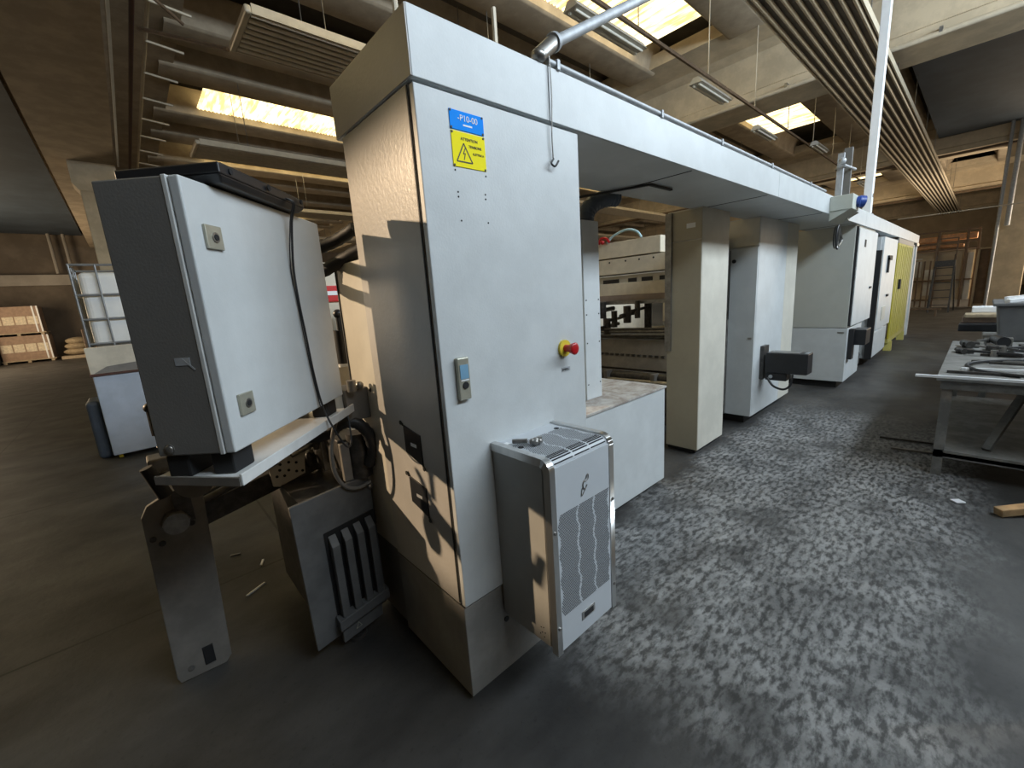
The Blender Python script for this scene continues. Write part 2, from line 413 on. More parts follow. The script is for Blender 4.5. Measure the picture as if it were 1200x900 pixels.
heater(2.15, 2.5, 46, 5.5, 'widest ribbed ceiling heater strip running down the aisle at upper right')
heater(7.39, 1.95, 46, 5.5, 'ribbed ceiling heater strip hanging at upper left, nearest of the left ones')
heater(12.85, 1.95, 46, 5.5, 'ribbed ceiling heater strip just above the small wall cabinet, middle distance')
heater(19.0, 1.95, 46, 5.5, 'ribbed ceiling heater strip farthest back on the left, low in view')
heater(25.5, 1.95, 46, 5.5, 'ribbed ceiling heater strip seen lowest between grey box and main cabinet')
# supply pipes of nearest left strip
t = thing('heater_supply_pipe', 'dark supply pipe joining the upper left ceiling heater', 'pipe', (1.9,8.8,5.6))
MB().cyl((.98,9.5,6.2),(1.88,8.1,5.58),.03).build('pipe','rack',t,smoothf=True)

# lamp track with lamps
t = thing('lamp_track', 'thin dark lamp rail hanging from the ceiling, running away from the skylight', 'rail', (13,3.85,5.35))
B(2.5,24,3.83,3.87,5.36,5.41).build('rail','rack',t)
x = 4.
while x < 24:
    MB().cyl((x,3.85,5.4),(x,3.85,7.5),.01,n=6).build('hanger_rod','heat',t); x += 2.4
def lamp(x0, x1, y, z, label):
    t = thing('ceiling_lamp', label, 'lamp', ((x0+x1)/2, y, z), group='fluorescent lamps on the hanging rail')
    MB().prism([(y-.05,z+.1),(y+.05,z+.1),(y+.12,z),(y-.12,z)], 0, x0, x1).build('housing','lampb',t)
    for s_ in (-1,1): MB().cyl((x0+.04,y+s_*.05,z-.02),(x1-.04,y+s_*.05,z-.02),.018,n=10).build('tube','glassl',t,smoothf=True)
lamp(5.0,6.7,4.0,5.24,'long fluorescent lamp beside the brightest skylight')
lamp(8.5,9.9,3.95,5.24,'fluorescent lamp in front of the tan concrete girder')
lamp(12.2,13.5,4.15,5.24,'fluorescent lamp beside the second skylight')
lamp(15.1,16.3,3.6,5.24,'fluorescent lamp just above the blue socket box channel')
lamp(19.2,20.6,3.8,5.24,'small distant fluorescent lamp left of the white hanging post')
lamp(23.0,24.2,3.8,5.24,'farthest fluorescent lamp right of the white hanging post')
# pipe below second girder
t = thing('girder_pipe', 'pale pipe fixed under the edge of the tan girder', 'pipe', (12.2,4,5.9))
MB().cyl((12.15,-4,5.9),(12.15,12,5.9),.05).build('pipe','heat',t,smoothf=True)
for y in (1,3.5,6,8.5): B(12.1,12.3,y,y+.05,5.9,6.0).build('clip','steel',t)
for gx,lab in ((25.2,'thin dark pipe under the third girder'),(37.4,'thin dark pipe under the fourth girder, farthest back')):
    o = MB().cyl((gx-.75,-4,5.85),(gx-.75,20,5.85),.05).build('girder_pipe','rack',smoothf=True); tag(o,lab,'pipe')

# ================================================================== MAIN CABINET
t = thing('electrical_cabinet', 'tall grey electrical cabinet with emergency stop and yellow warning sign, nearest in view', 'cabinet', (1.13,1.46,0))
mc = t
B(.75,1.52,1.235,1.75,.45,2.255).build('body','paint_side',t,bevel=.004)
B(.762,1.51,1.222,1.237,.46,2.245).build('door_gasket','gasket',t)
door = B(.752,1.522,1.2,1.224,.452,2.248).build('door','paint',t,bevel=.003)
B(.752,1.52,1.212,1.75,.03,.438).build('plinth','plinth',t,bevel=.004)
B(.757,1.515,1.218,1.745,.436,.452).build('plinth_joint','gasket',t)
MB().cyl((.955,1.213,.27),(.955,1.209,.27),.012).build('plinth_bolt','gasket',t)
# strip of grey gasket on the side seam (dark vertical line near front)
B(.7485,.752,1.232,1.238,.46,2.25).build('seam','gasket',t)
# door handle
h = B(.805,.855,1.182,1.2,1.26,1.41).build('door_handle','lock',door,bevel=.004)
B(.813,.848,1.180,1.183,1.335,1.385).build('screen','lcd',h)
MB().cyl((.832,1.183,1.312),(.832,1.178,1.312),.012).build('keyhole','hole',h,smoothf=True)
B(.813,.848,1.1795,1.183,1.328,1.332).build('band','white',h)
# emergency stop
e = MB().cyl((1.378,1.2,1.372),(1.378,1.188,1.372),.036,n=32).build('emergency_collar','ylw2',door,smoothf=True,label='yellow collar of the emergency stop')
MB().cyl((1.378,1.188,1.372),(1.378,1.15,1.372),.016).cyl((1.378,1.158,1.372),(1.378,1.136,1.372),.02,.026,n=28).ball((1.378,1.137,1.372),.026,(1,.3,1),16).build('emergency_button','red',e,smoothf=True,label='red mushroom button')
pl = B(1.36,1.415,1.1985,1.2,1.268,1.288).build('name_strip','galv',door)
text('EMERG.',.014,(1.362,1.1980,1.273),'ink',pl)
# signs
bs = B(.873,1.012,1.1975,1.2,2.145,2.203).build('blue_plate','blue',door,bevel=.001,label='blue plate with white text')
text('-P10-00',.026,(.945,1.197,2.174),'white',bs,align='CENTER')
B(.925,.962,1.197,1.1976,2.160,2.165).build('underline','white',bs)
for (x,z) in ((.877,2.199),(1.006,2.199),(.877,2.149),(1.006,2.149)): MB().cyl((x,1.1975,z),(x,1.196,z),.0035,n=10).build('rivet','ink',bs)
ys = B(.874,1.012,1.1975,1.2,2.033,2.141).build('warning_plate','yellow',door,bevel=.001,label='yellow high voltage warning plate')
text('ATTENTION',.0125,(.945,1.197,2.116),'ink',ys,align='CENTER')
text('TENSIONE',.0115,(.968,1.197,2.097),'ink',ys,align='CENTER')
text('ELETTRICA',.0095,(.980,1.197,2.077),'ink',ys,align='CENTER')
tri = MB()
A_,B_,C_ = Vector((.921,1.1972,2.107)),Vector((.889,1.1972,2.050)),Vector((.953,1.1972,2.050))
for p,q in ((A_,B_),(B_,C_),(C_,A_)): tri.bar(p,q,.001,.0038,up=(0,0,1)) if False else tri.bar(p,q,.0038,.001,up=(0,1,0))
tri.build('warning_triangle','ink',ys)
bl = MB(); P=[(.925,2.092),(.917,2.075),(.925,2.077),(.919,2.058)]
for a,b in zip(P,P[1:]): bl.bar((a[0],1.1972,a[1]),(b[0],1.1972,b[1]),.003,.001,up=(0,1,0))
bl.build('bolt_symbol','ink',ys)
for (x,z) in ((.878,2.136),(1.006,2.136),(.878,2.037),(1.006,2.037)): MB().cyl((x,1.1975,z),(x,1.196,z),.0035,n=10).build('rivet','ink',ys)
hb = MB()
for (x,z) in ((.884,1.955),(.884,1.94),(1.0,1.958),(1.0,1.943),(.888,1.865),(1.004,1.865),(.88,2.022),(1.008,2.018)): hb.cyl((x,1.2005,z),(x,1.1992,z),.0032,n=8)
hb.build('screw_hole','hole',door)
# two black blanked openings on side
for i,zc in enumerate((1.055,.835)):
    p = MB().prism([(1.395,zc-.075+.0),(1.525,zc-.045),(1.525,zc+.07),(1.395,zc+.05)],0,.7455,.7505).build('cover_plate','black',t,bevel=.001,label='black cover plate on the side, %s one'%('upper' if i==0 else 'lower'))
    MB().cyl((.746,1.54,zc+.078),(.7425,1.54,zc+.078),.009,n=10).cyl((.746,1.385,zc-.083),(.7425,1.385,zc-.083),.009,n=10).bar((.7455,1.525,zc+.07),(.7455,1.54,zc+.078),.008,.004,up=(1,0,0)).bar((.7455,1.395,zc-.07),(.7455,1.385,zc-.083),.008,.004,up=(1,0,0)).build('cable_tie','ink',p)
    B(.7448,.7456,1.43,1.475,zc-.008,zc+.006).build('label_patch','white' if i==0 else 'galv',p)

# junction cabinet behind
t = thing('junction_cabinet', 'low cream cabinet joined behind the tall grey cabinet, under the black hoses', 'cabinet', (1.1,1.93,.45))
B(.757,1.5,1.752,2.055,.45,1.80).build('body','cream',t,bevel=.004)
B(.752,.758,2.035,2.042,.46,1.79).build('seam','gasket',t)
B(.77,1.5,1.755,2.04,.03,.45).build('plinth','paint_dk',t)

# ================================================================== HEADER BEAM
t = thing('cable_duct', 'long light grey overhead cable duct running along the whole machine line', 'duct', (8,1.5,2.26))
duct = t
segs = [.75,1.352,4.1,7.9,11.2,15.0]
for a,b in zip(segs,segs[1:]):
    B(a+.002,b-.002,1.198,1.21,2.262,2.452).build('fascia_panel','paint',t,bevel=.002)
B(.752,15,1.21,1.80,2.262,2.27).build('soffit','paint',t)
B(.752,15,1.21,1.80,2.44,2.45).build('top_cover','paint',t)
B(.752,15,1.79,1.80,2.27,2.44).build('rear_panel','paint',t)
B(.748,.756,1.2,1.80,2.264,2.451).build('end_panel','paint_side',t,bevel=.001)
B(14.6,15.05,1.19,1.80,2.2,2.27).build('end_bracket','steel',t)
for x in (2.6,3.9,5.6,7.2): B(x,x+.004,1.22,1.79,2.2585,2.263).build('soffit_joint','gasket',t)
o = MB().bar((2.45,1.95,2.25),(2.62,1.5,2.25),.02,.012).bar((2.62,1.5,2.25),(2.9,1.5,2.25),.02,.012).build('soffit_rail','gasket',t)

# thin conduit along top
t = thing('conduit_pipe', 'thin grey conduit clipped along the top edge of the overhead duct', 'pipe', (3,1.2,2.48))
MB().cyl((1.36,1.207,2.472),(5.6,1.207,2.472),.012).build('pipe','galv',t,smoothf=True)
for x in (1.40,2.2,2.95,3.9,5.0):
    B(x,x+.018,1.190,1.222,2.45,2.488).build('clip','galv',t,bevel=.003)
t = thing('pull_cord', 'thin cord with a small hook hanging down the grey duct and door', 'cord', (1.352,1.19,2.3))
MB().tube([(1.352,1.19,2.49),(1.356,1.188,2.35),(1.350,1.190,2.22),(1.354,1.192,2.12)],.0028,n=6).build('cord','steel',t,smoothf=True)
MB().tube([(1.354,1.190,2.125),(1.335,1.185,2.105),(1.35,1.18,2.095),(1.372,1.18,2.118)],.004,n=6).build('hook','black',t,smoothf=True)
t = thing('bracing_pipe', 'thick grey pipe rising diagonally from the corner of the duct to upper right', 'pipe', (1.3,1.2,2.5))
MB().cyl((1.38,1.21,2.535),(3.1,1.30,3.55),.021,n=20).build('pipe','galv',t,smoothf=True)
MB().cyl((1.31,1.205,2.475),(1.41,1.213,2.555),.028,n=16).ball((1.31,1.205,2.475),.03,(1,1,.8)).build('elbow','steel',t,smoothf=True)
MB().cyl((1.40,1.2115,2.548),(1.415,1.2130,2.557),.034,n=16).build('collar','galv',t,smoothf=True)
# small posts behind the duct
for i,(x,lab) in enumerate(((1.02,'thin pale post behind the top edge of the duct, left one'),(1.55,'thin pale post behind the top edge of the duct beside the diagonal pipe'))):
    o = MB().cyl((x,1.7,2.45),(x,1.7,3.0 if i==0 else 2.95),.012,n=8).build('stay_rod','heat',smoothf=True); tag(o,lab,'rod')

# white square post hanging
t = thing('square_post', 'white square metal post rising from the overhead duct to the ceiling', 'post', (8.4,1.28,2.45))
B(8.36,8.48,1.23,1.33,2.452,7.0).build('tube','white',t,bevel=.006)
B(8.34,8.50,1.21,1.35,2.452,2.47).build('foot_plate','galv',t)
B(8.40,8.44,1.225,1.23,2.7,2.75).build('bolt','steel',t)

# socket box + channels
t = thing('socket_box', 'grey industrial socket box with blue outlet fixed on the overhead duct', 'socket', (6.1,1.15,2.35))
B(5.78,6.12,1.00,1.197,2.28,2.43).build('housing','socket',t,bevel=.006)
MB().prism([(1.02,2.28),(1.197,2.18),(1.197,2.28)],0,5.79,6.28).build('sloped_base','socket',t,bevel=.003)
MB().cyl((5.99,1.00,2.365),(5.99,.965,2.36),.052,n=24).build('blue_outlet','socketb',t,smoothf=True,label='round blue outlet')
MB().cyl((6.02,1.00,2.37),(6.05,.95,2.36),.06,n=24).build('outlet_lid','socketb',t,smoothf=True)
MB().cyl((6.22,1.195,2.33),(6.22,1.10,2.33),.12,n=28).build('plug_disc','socket',t,smoothf=True)
t = thing('cable_coil', 'dark coiled cable hanging under the grey socket box', 'cable', (6.15,1.16,2.05))
for i in range(3):
    pts = [(6.1+.095*math.cos(a)*(1-.1*i), 1.16+.012*i, 2.03+.13*math.sin(a)*(1-.06*i)) for a in [PI/2+2*PI*k/14 for k in range(15)]]
    MB().tube(pts,.009,n=6).build('loop','cable' if i!=1 else 'steel',t,smoothf=True)
MB().tube([(6.05,1.15,2.14),(6.12,1.14,2.05),(6.2,1.14,2.0),(6.05,1.14,1.93)],.008,n=6).build('tail','steel',t,smoothf=True)
t = thing('strut_channel', 'pair of upright galvanised channels behind the blue socket box', 'bracket', (6.2,1.22,2.45))
B(6.12,6.16,1.17,1.23,2.40,2.92).build('channel','galv',t,bevel=.003)
B(6.40,6.44,1.15,1.23,2.40,3.02).build('channel','paint_dk',t,bevel=.003)
MB().cyl((6.08,1.16,2.78),(6.55,1.14,2.80),.014,n=12).build('cross_bar','galv',t,smoothf=True)
MB().ball((6.05,1.17,2.82),.035).build('knob','galv',t,smoothf=True)

# ================================================================== COOLING UNIT
t = thing('cooling_unit', 'silver cabinet cooling unit with perforated grille hanging on the grey door', 'cooling unit', (1.11,1.05,.31))
X0,X1,Y0,Z0,Z1 = .935,1.292,.9,.31,1.062
def rprof(y0, y1, z0, z1, r, n=6, inset=0):
    # side outline in (y,z): rounded at the front top corner
    pts = [(y1,z0),(y0,z0)]
    for i in range(n+1):
        a = PI + (PI/2)*(-i/n)
        pts.append((y0+r+r*math.cos(a), z1-r+r*math.sin(a)))
    pts.append((y1,z1)); return pts
MB().prism(rprof(Y0+.006,1.2,Z0+.004,Z1-.004,.03),0,X0+.012,X1-.012).build('casing','acface',t,smoothf=True)
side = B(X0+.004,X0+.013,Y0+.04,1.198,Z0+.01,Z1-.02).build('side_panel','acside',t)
for s_,xa in ((0,X0-.002),(1,X1-.022)):
    mb = MB()
    outer = rprof(Y0-.004,1.2,Z0-.004,Z1+.004,.045,8); 
    ww = .026
    # frame as strips: top, front
    def rim(ya,r): 
        pts=[(Y0-.004+ya,Z0-.002)]
        for i in range(9):
            a = PI - (PI/2)*i/8
            pts.append((Y0-.004+ya+r+r*math.cos(a), Z1+.004-ya-r+r*math.sin(a)))
        pts.append((1.198,Z1+.004-ya)); return pts
    O_ = rim(0,.045); I_ = rim(.030 if s_==0 else .02,.02)
    for i in range(len(O_)-1):
        a0,a1,b0,b1 = O_[i],O_[i+1],I_[i],I_[i+1]
        mb.hexa([(xa,*a0),(xa,*a1),(xa,*b1),(xa,*b0)],[(xa+ww,*a0),(xa+ww,*a1),(xa+ww,*b1),(xa+ww,*b0)])
    bmesh.ops.remove_doubles(mb.bm, verts=mb.bm.verts[:], dist=1e-5)
    fr = mb.build('trim_frame','chrome',t,smoothf=True,label='chrome edge frame')
    for z in (.80,.42): MB().cyl((xa+ww/2,Y0-.004,z),(xa+ww/2,Y0-.008,z),.006,n=10).build('screw','steel',fr)
# front face plate
B(X0+.026,X1-.024,Y0-.001,Y0+.006,Z0+.004,Z1-.03).build('front_panel','acface',t,bevel=.001)
# perforations: front grille
def wav(z, ph=0): return .006*math.sin(z*2*PI/.105+ph)
g = MB(); 
xl,xr = X0+.032,X1-.03
zz = .455; row = 0
L1 = xl+(xr-xl)*.36; L2 = xl+(xr-xl)*.68
while zz < .852:
    x = xl + (.0035 if row%2 else 0)
    while x < xr:
        if x > xl+.004+wav(zz,.5) and x < xr-.006+wav(zz,.5) and abs(x-L1-wav(zz)) > .0045 and abs(x-L2-wav(zz)) > .0045:
            vs = [g.bm.verts.new((x+.0028*math.cos(a), Y0-.0016, zz+.0028*math.sin(a))) for a in [k*PI/3 for k in range(6)]]
            g.bm.faces.new(vs)
        x += .007
    zz += .0062; row += 1
g.build('front_grille','hole',t)
g = MB(); yy = .955; row = 0
while yy < 1.12:
    x = xl + (.004 if row%2 else 0)
    while x < xr:
        if x > xl+.012+wav(yy,1) and x < xr-.008+wav(yy,1) and abs(x-L1-wav(yy)) > .0045 and abs(x-L2-wav(yy)) > .0045:
            vs = [g.bm.verts.new((x+.0027*math.cos(a), yy+.0027*math.sin(a), Z1-.0035)) for a in [k*PI/3 for k in range(6)]]
            g.bm.faces.new(vs)
        x += .0075
    yy += .0066; row += 1
for k in range(5):
    yq = .947 - k*.0095
    zq = Z1-.0032 if yq > .936 else Z1-.004-.03+math.sqrt(max(0,.03**2-(.936-yq)**2))+.001
    for a,b in ((xl+.004,L1-.006),(L1+.006,L2-.006),(L2+.006,xr-.002)):
        g.box(a,b,yq-.0022,yq+.0022,zq-.002,zq+.001)
g.build('top_grille','hole',t)
# emblem: S-shaped double loop
em = MB()
cx_,cz_ = 1.118,.918
def epts(L): return [(cx_+p[0]*.9,Y0-.003,cz_+p[1]) for p in L]
em.tube(epts([(.020,.038),(.012,.034),(.006,.022),(-.008,.016),(-.014,.002),(-.008,-.012),(.004,-.012),(.012,-.002)]),.0022,n=6)
em.tube(epts([(.020,.038),(.022,.022),(.012,.014),(-.004,.014)]),.0016,n=6)
em.tube(epts([(-.018,-.006),(-.024,-.022),(-.022,-.036),(-.008,-.024),(.004,-.014)]),.0016,n=6)
em.build('emblem','steel',t,smoothf=True)
dp = B(1.075,1.155,Y0-.004,Y0,.372,.408).build('display_frame','chrome',t,bevel=.0015)
B(1.087,1.143,Y0-.0048,Y0-.003,.378,.402).build('display','black',dp)
hs = MB()
for (y,z) in ((.97,.345),(.98,.36),(.965,.365),(.985,.38),(.972,.385),(.99,.35)): hs.cyl((X0+.004,y,z),(X0+.003,y,z),.0025,n=8)
hs.build('screw_hole','hole',side)
B(X0+.03,X0+.055,1.145,1.17,Z1-.0045,Z1-.0035).build('sticker','white',t)
for (x,y) in ((X0+.05,1.085),(X1-.06,1.13)): MB().cyl((x,y,Z1-.004),(x,y,Z1-.0025),.011,n=14).build('lifting_hole','hole',t)
o = MB()
o.cyl((.985,1.13,1.072),(1.02,1.085,1.074),.009,n=12)
o.ball((1.03,1.07,1.073),.011).ball((1.042,1.062,1.074),.013).ball((1.05,1.05,1.072),.011).ball((1.032,1.053,1.072),.012).cyl((1.06,1.06,1.064),(1.06,1.06,1.085),.010,n=12)
tag(o.build('pipe_fitting','steel',smoothf=True),'small metal pipe fitting lying on top of the silver cooling unit','fitting')

# ================================================================== BENCH, RISER, COLUMN
t = thing('low_housing', 'low grey sheet metal housing with dusty top between the cabinets', 'housing', (2.3,1.85,0))
B(1.54,3.06,1.62,2.35,.05,.82).build('body','paint',t,bevel=.004)
B(1.53,3.075,1.612,2.36,.82,.838).build('top','dust',t,bevel=.003)
B(1.6,3.0,1.70,2.3,.0,.05).build('plinth','gasket',t)
t = thing('cable_riser', 'narrow upright cable riser standing on the dusty housing, with bent dark hose on top', 'riser', (2.42,1.88,.84))
B(2.35,2.53,1.84,1.96,.838,2.08).build('cover','paint',t,bevel=.003)
for z in (.95,1.25,1.45,1.55): MB().cyl((2.37,1.84,z),(2.37,1.837,z),.005,n=8).cyl((2.51,1.84,z),(2.51,1.837,z),.005,n=8).build('screw','gasket',t)
MB().tube([(2.47,1.9,2.06),(2.48,1.9,2.14),(2.55,1.88,2.21),(2.66,1.85,2.245),(2.74,1.83,2.25)],.055,n=14,ribs=1).build('corrugated_hose','bluegrey',t,smoothf=True)
B(2.08,2.345,1.87,1.93,.838,2.24).build('side_plate','cream',t)
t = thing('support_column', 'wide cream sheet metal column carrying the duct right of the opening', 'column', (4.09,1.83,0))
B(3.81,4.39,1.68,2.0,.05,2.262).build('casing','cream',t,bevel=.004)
B(3.803,3.812,1.684,1.995,.05,1.99).build('side_panel','warm_lit',t)  # browner than the casing: warm sunlight on this side put into the colour
B(3.803,3.812,1.684,1.995,2.0,2.25).build('upper_panel','warm_lit',t)
B(3.801,3.804,1.74,1.82,2.10,2.14).build('sticker','white',t)
B(3.78,3.80,1.95,2.01,1.0,2.25).build('edge_strip','steel',t)
B(3.85,4.35,1.72,2.0,0,.05).build('foot','gasket',t)

# ================================================================== MACHINE INTERIOR SEEN THROUGH THE OPENING
t = thing('printing_unit', 'beige machine unit with cross beams and shafts seen through the opening', 'machine', (5.6,3.3,0))
B(5.0,5.5,2.72,4.6,2.04,2.24).build('top_beam','beige',t,bevel=.005)
B(4.98,5.5,2.3,4.6,1.82,2.02).build('cross_beam','beige',t,bevel=.004)
for y in (2.8,3.0,3.2,3.45): MB().cyl((4.98,y,1.98),(4.975,y,1.98),.012,n=10).build('bolt','gasket',t)
cb = B(5.0,5.4,2.3,4.6,1.54,1.70).build('lower_beam','beige',t,bevel=.004)
B(5.05,5.4,2.3,4.6,1.70,1.80).build('slot_backing','cream',t)
for a,b in ((2.45,2.75),(2.85,3.0),(3.08,3.2),(3.35,3.6)): B(5.035,5.052,a,b,1.705,1.755).build('slot','gasket',t)
B(4.98,5.6,2.3,4.7,1.47,1.54).build('beam_flange','pink',t)
B(4.9,5.5,2.2,4.7,1.42,1.468).build('rail','steel',t)
# side frames
B(4.6,9,4.6,4.75,.1,2.0).build('side_frame','beige',t)
B(4.95,5.05,2.12,2.24,.3,1.45).build('front_post','darksteel',t,bevel=.01)
MB().cyl((4.9,2.55,1.2),(4.9,2.55,1.42),.07).build('lubricator','cream',t,smoothf=True)
MB().cyl((4.9,2.55,1.42),(4.9,2.55,1.46),.04).build('lubricator_cap','black',t,smoothf=True)
for i,(y,z,r) in enumerate(((3.1,1.28,.05),(3.3,1.22,.04),(3.5,1.34,.06),(2.95,1.34,.035),(3.42,1.12,.05))):
    MB().cyl((4.85,y,z-.1),(4.85,y,z+.12),r,n=12).cyl((4.7,y,z),(5.2,y+.05,z+.02),r*.5,n=10).build('valve_cluster','darksteel',t,smoothf=True)
B(5.3,5.34,2.84,3.0,1.1,1.44).build('white_guard','white',t)
B(5.3,5.34,3.02,3.12,1.05,1.42).build('gearbox','darksteel',t,bevel=.01)
for k,(z,x) in enumerate(((1.10,4.75),(1.06,4.85),(1.02,4.72),(.985,4.9))):
    MB().cyl((x,2.3,z+.02),(x,4.4,z-.02),.018+.006*(k%2),n=12).build('shaft','steel' if k%2 else 'darksteel',t,smoothf=True)
MB().prism([(4.6,.62),(4.75,.97),(5.6,1.0),(5.6,.6)],1,2.3,4.5).build('sloping_deck','platec',t,bevel=.01)
for k in range(26): MB().box(4.655,4.67,2.4+.08*k,2.44+.08*k,.77,.80).build('deck_slot','darksteel',t)
MB().cyl((4.5,2.3,.56),(4.5,4.4,.50),.06,n=16).build('roller','darksteel',t,smoothf=True)
MB().cyl((4.4,2.25,.52),(4.4,3.1,.50),.035,n=16).build('roller','steel',t,smoothf=True)
for y in (2.45,3.1): B(4.38,4.5,y,y+.06,.25,.62).build('bearing_bracket','platec',t,bevel=.01)
B(4.55,5.6,2.3,4.5,.12,.6).build('lower_housing','platec',t)
B(4.3,4.54,3.4,3.65,.3,.48).build('gear_motor','black',t,bevel=.02)
MB().tube([(4.35,2.9,.25),(4.35,2.75,.32),(4.35,2.65,.3),(4.35,2.5,.22),(4.35,2.4,.3)],.02).build('hose','darksteel',t,smoothf=True)
B(4.2,4.32,2.2,4.4,.1,.16).build('base_rail','darksteel',t)
o = MB()
o.tube([(5.0,3.5,2.24),(5.0,3.4,2.32),(5.0,3.2,2.37),(5.0,3.05,2.33),(5.0,2.98,2.25)],.016,n=8)
tag(o.build('air_hose','cyan',smoothf=True),'pale blue air hose looping over the beige beam inside the machine','hose')
o = MB().tube([(4.98,3.62,2.24),(4.98,3.58,2.31),(4.98,3.5,2.30),(4.98,3.45,2.245)],.018,n=8).ball((4.98,3.56,2.26),.03)
tag(o.build('air_hose','red',smoothf=True),'red hose loop beside the pale blue one on the beige beam','hose')
# further machine modules behind the line
t = thing('feeder_frame', 'cream machine frame standing far behind the opening', 'machine', (8,5.5,0))
B(6.2,6.9,4.95,5.4,.05,1.9).build('frame_panel','cream',t,bevel=.01)
B(7.5,10.5,5.4,5.55,.05,1.8).build('frame_panel','beige',t,bevel=.01)
B(6.9,7.5,5.1,5.2,1.3,1.6).build('cross_bar','steel',t)
t = thing('carton_stack', 'brown carton stack far behind the machine opening', 'boxes', (9,8,0))
B(8,9.4,7.4,8.4,.14,1.5).build('cartons','card',t,bevel=.01)
B(7.95,9.45,7.35,8.45,0,.14).build('pallet','pallet',t)
t = thing('line_module', 'long beige machine body running behind the tall cabinets', 'machine', (10,2.9,0))
B(7.5,14.5,2.1,3.6,.1,1.9).build('housing','beige',t,bevel=.01)
B(7.5,14.5,2.05,2.1,.1,.5).build('skirt','gasket',t)

# ================================================================== DRIVE CABINET with motor
t = thing('drive_cabinet', 'grey cabinet with a black motor sticking out low on its front', 'cabinet', (5.7,1.8,0))
B(5.05,5.98,1.625,2.0,.1,2.262).build('body','paint',t,bevel=.004)
B(5.98,6.42,1.625,2.0,.1,2.262).build('end_panel','cream',t,bevel=.004)
B(5.040,5.05,1.63,1.99,1.975,2.25).build('upper_side_panel','cream',t)
dd = B(5.022,5.048,1.628,1.90,.1,1.96).build('side_door','paint',t,bevel=.002)
B(5.045,5.052,1.9,1.915,.2,1.95).build('seam','gasket',t)
MB().cyl((5.02,1.86,1.83),(5.005,1.86,1.83),.02).build('latch','gasket',dd)
B(5.018,5.023,1.65,1.69,.98,1.0).build('maker_plate','steel',dd)
B(4.72,5.04,1.93,2.0,.12,2.1).build('rear_door','gasket',t)
B(4.98,5.05,1.9,1.96,.1,1.2).build('hinge_post','steel',t)
B(5.1,6.4,1.72,2.0,.0,.1).build('plinth','gasket',t)
m = B(5.24,5.40,1.585,1.625,.50,.88).build('motor_bracket','darksteel',t)
t = thing('servo_motor', 'long black motor projecting from the grey cabinet towards the aisle', 'motor', (5.32,1.4,.7))
B(5.22,5.42,1.16,1.56,.585,.81).build('body','black',t,bevel=.008)
B(5.23,5.41,1.35,1.56,.50,.59).build('terminal_box','black',t,bevel=.008)
B(5.24,5.40,1.25,1.52,.81,.816).build('cover','paint_dk',t)
fn = MB()
for k in range(4): fn.box(5.25+.035*k,5.275+.035*k,1.17,1.20,.81,.815)
fn.build('fin_marks','galv',t)
MB().cyl((5.22,1.50,.545),(5.21,1.50,.545),.02).build('plug','galv',t,smoothf=True)
MB().tube([(5.21,1.53,.53),(5.18,1.46,.45),(5.18,1.36,.42),(5.20,1.30,.47),(5.22,1.29,.585)],.012,n=8).build('cable','cable',t,smoothf=True)

# ================================================================== DRYER CABINET
t = thing('dryer_cabinet', 'big grey-green cabinet standing forward into the aisle under the duct', 'cabinet', (8.1,1.6,0))
B(7.44,8.95,1.225,1.98,.88,2.262).build('upper_body','dryer',t,bevel=.004)
B(7.44,8.45,1.215,1.98,.1,.872).build('lower_body','paint',t,bevel=.004)
B(7.5,8.4,1.3,1.98,0,.1).build('plinth','gasket',t)
d = B(7.50,8.92,1.19,1.222,.90,2.215).build('door','paint',t,bevel=.003)
B(7.46,7.50,1.20,1.224,.90,2.24).build('door_seal','gasket',t)
B(7.9,8.0,1.185,1.19,1.98,2.08).build('label_patch','gasket',d)
B(8.6,8.72,1.175,1.19,1.38,1.41).build('door_lock','gasket',d)
B(7.436,7.441,1.25,1.33,.80,.82).build('maker_plate','steel',t)
t = thing('control_knob_box', 'small black motor box on the lower front of the grey-green cabinet', 'motor', (7.7,1.12,.7))
B(7.6,7.95,1.03,1.19,.62,.84).build('body','black',t,bevel=.01)
B(7.52,7.66,1.16,1.213,.42,.85).build('bracket','gasket',t)

t = thing('line_cabinet', 'tall narrow grey cabinet with black handle next to the yellow doors', 'cabinet', (10.2,1.5,0))
B(9.62,11.3,1.23,1.98,.12,2.2).build('body','paint',t,bevel=.004)
B(9.0,9.58,1.45,1.98,.12,2.1).build('recess_panel','paint_dk',t)
B(9.56,9.61,1.2,1.3,.12,1.98).build('frame_edge','gasket',t)
d = B(9.7,11.28,1.195,1.227,.62,2.2).build('door','paint',t,bevel=.003)
B(9.62,10.9,1.205,1.235,.14,.58).build('lower_panel','paint',t,bevel=.003)
B(10.2,10.55,1.165,1.195,1.82,1.90).build('black_lever','gasket',d)
B(10.2,10.28,1.165,1.195,1.6,1.86).build('black_lever','gasket',d)
B(10.45,10.6,1.17,1.195,1.17,1.21).build('door_lock','gasket',d)
B(10.1,10.5,1.185,1.195,.76,1.0).build('grille_plate','cream',d)
B(9.05,9.5,1.35,1.45,.05,.25).build('foot_box','steel',t)

